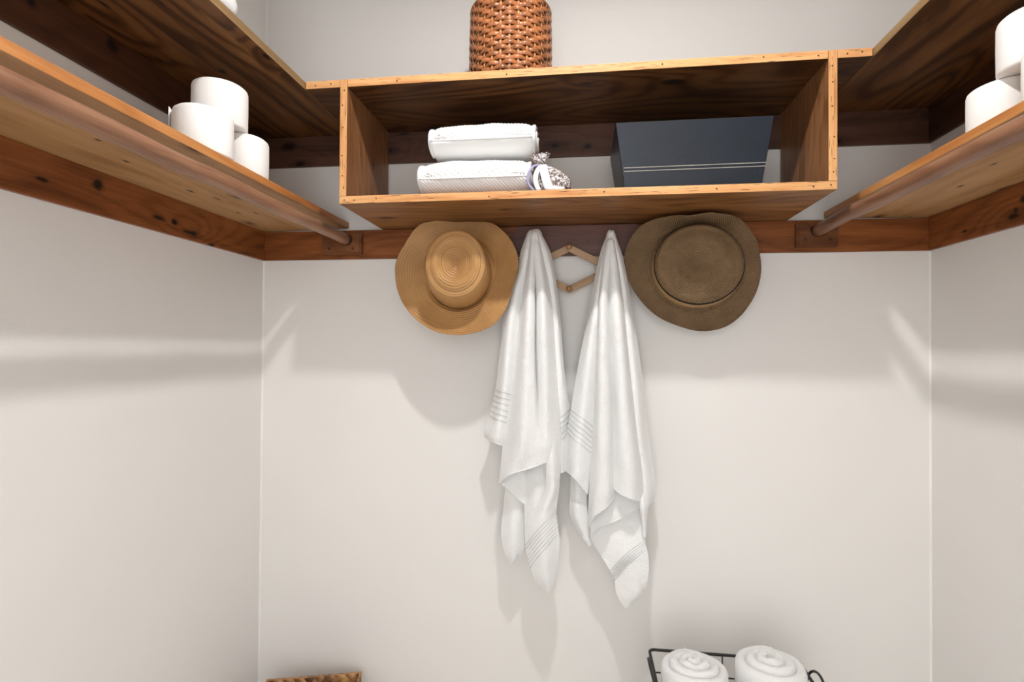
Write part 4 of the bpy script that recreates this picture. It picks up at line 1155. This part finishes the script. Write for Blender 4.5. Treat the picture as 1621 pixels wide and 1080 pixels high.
# ------------------------------------------------------------------ plaited leaf basket on the floor by the left wall
M['leaf'] = plain('dried_leaf', (0.33, 0.165, 0.068), 0.45, 120, 0.0008, 0.5, 0.4, vscale=45)
M['leafd'] = plain('dried_leaf_dark', (0.14, 0.065, 0.028), 0.55, 120, 0.0008, 0.4, 0.4, vscale=45)
M['leafe'] = plain('leaf_binding', (0.50, 0.27, 0.10), 0.5, 120, 0.0006, 0.3, 0.4, vscale=30)
def leaf_basket():
    zt = HC-0.955
    def onZ(u, v):
        r = ray(u, v); return EYE+r*((zt-HC)/r.z)
    A, B = onZ(424, 1077), onZ(570, 1065)
    A.z = B.z = 0
    e0 = (B-A).normalized(); d0 = Vector((e0.y, -e0.x, 0))            # towards the room
    Cq, Dq = B+d0*0.21, A+d0*0.21
    cen = (A+B+Cq+Dq)/4
    root = empty('leaf_basket', cen, 'brown basket plaited from dried leaves on the floor by the left wall', 'basket')
    for (a, b) in ((A, B), (B, Cq), (Cq, Dq), (Dq, A)):
        W_ = (b-a).length; e = (b-a)/W_
        nin = Vector((e.y, -e.x, 0))
        bm = bmesh.new()
        q = [a+nin*0.001, b+nin*0.001, b-nin*0.001, a-nin*0.001]
        Vb = [bm.verts.new(p+Vector((0, 0, 0.001))) for p in q]; Vt = [bm.verts.new(p+Vector((0, 0, zt-0.004))) for p in q]
        bm.faces.new(Vb); bm.faces.new(Vt[::-1])
        for i in range(4): bm.faces.new((Vb[i], Vb[(i+1) % 4], Vt[(i+1) % 4], Vt[i]))
        bmesh.ops.recalc_face_normals(bm, faces=bm.faces)
        panel = obj('panel', bm, M['leafd'], root)
        w_ = 0.0205
        for side in (1, -1):                      # diagonal over-and-under strips on both faces
            bm = bmesh.new(); nn = nin*side
            for i in range(-40, 60):
                for j in range(-40, 60):
                    u, v = (i+j)*w_*0.7071, zt-0.004-(i-j)*w_*0.7071
                    if not (0.002 < u < W_-0.002 and 0.002 < v < zt-0.002): continue
                    du, dv = (0.7071, 0.7071) if (i+j) % 2 == 0 else (0.7071, -0.7071)
                    ln, wd = w_*0.66, w_*0.45
                    P = []
                    for s_ in (-1, -0.5, 0, 0.5, 1):
                        row = []
                        for c_ in (-1, 0, 1):
                            uu = u+du*s_*ln-dv*c_*wd; vv = v+dv*s_*ln+du*c_*wd
                            hgt = 0.0008+0.0042*(1-s_*s_)+0.0008*(1-abs(c_))
                            row.append(a+e*min(max(uu, 0.0), W_)+Vector((0, 0, min(max(vv, 0.001), zt)))+nn*hgt)
                        P.append(row)
                    V = [[bm.verts.new(p) for p in row] for row in P]; mi = random.choice((0, 0, 1, 2))
                    for i2 in range(4):
                        for j2 in range(2):
                            f = bm.faces.new((V[i2][j2], V[i2][j2+1], V[i2+1][j2+1], V[i2+1][j2])); f.smooth = True; f.material_index = mi
            o = obj('plait', bm, [M['leaf'], M['leafd'], M['leafe']], panel); tag(o, kind='stuff')
    for p in (A, B, Cq, Dq):
        nx_ = {0: B, 1: Cq, 2: Dq, 3: A}[[A, B, Cq, Dq].index(p)]
        bm = bmesh.new(); tube(bm, [p.lerp(nx_, i/24)+Vector((0, 0, zt-0.0015+0.0008*math.sin(i*1.9))) for i in range(25)], 0.0034, 7); obj('rim', bm, M['leaf'], root)
        bm = bmesh.new(); tube(bm, [p+Vector((0, 0, 0.004)), p+Vector((0, 0, zt*0.5)), p+Vector((0, 0, zt+0.001))], 0.0045, 8); obj('corner_binding', bm, M['leafe'], root)
    bm = bmesh.new(); V = [bm.verts.new(p.lerp(cen, 0.02)+Vector((0, 0, z))) for z in (0.001, 0.005) for p in (A, B, Cq, Dq)]
    bm.faces.new(V[:4]); bm.faces.new(V[4:][::-1])
    for i in range(4): bm.faces.new((V[i], V[(i+1) % 4], V[4+(i+1) % 4], V[4+i]))
    bmesh.ops.recalc_face_normals(bm, faces=bm.faces)
    obj('base', bm, M['leafd'], root)
leaf_basket()
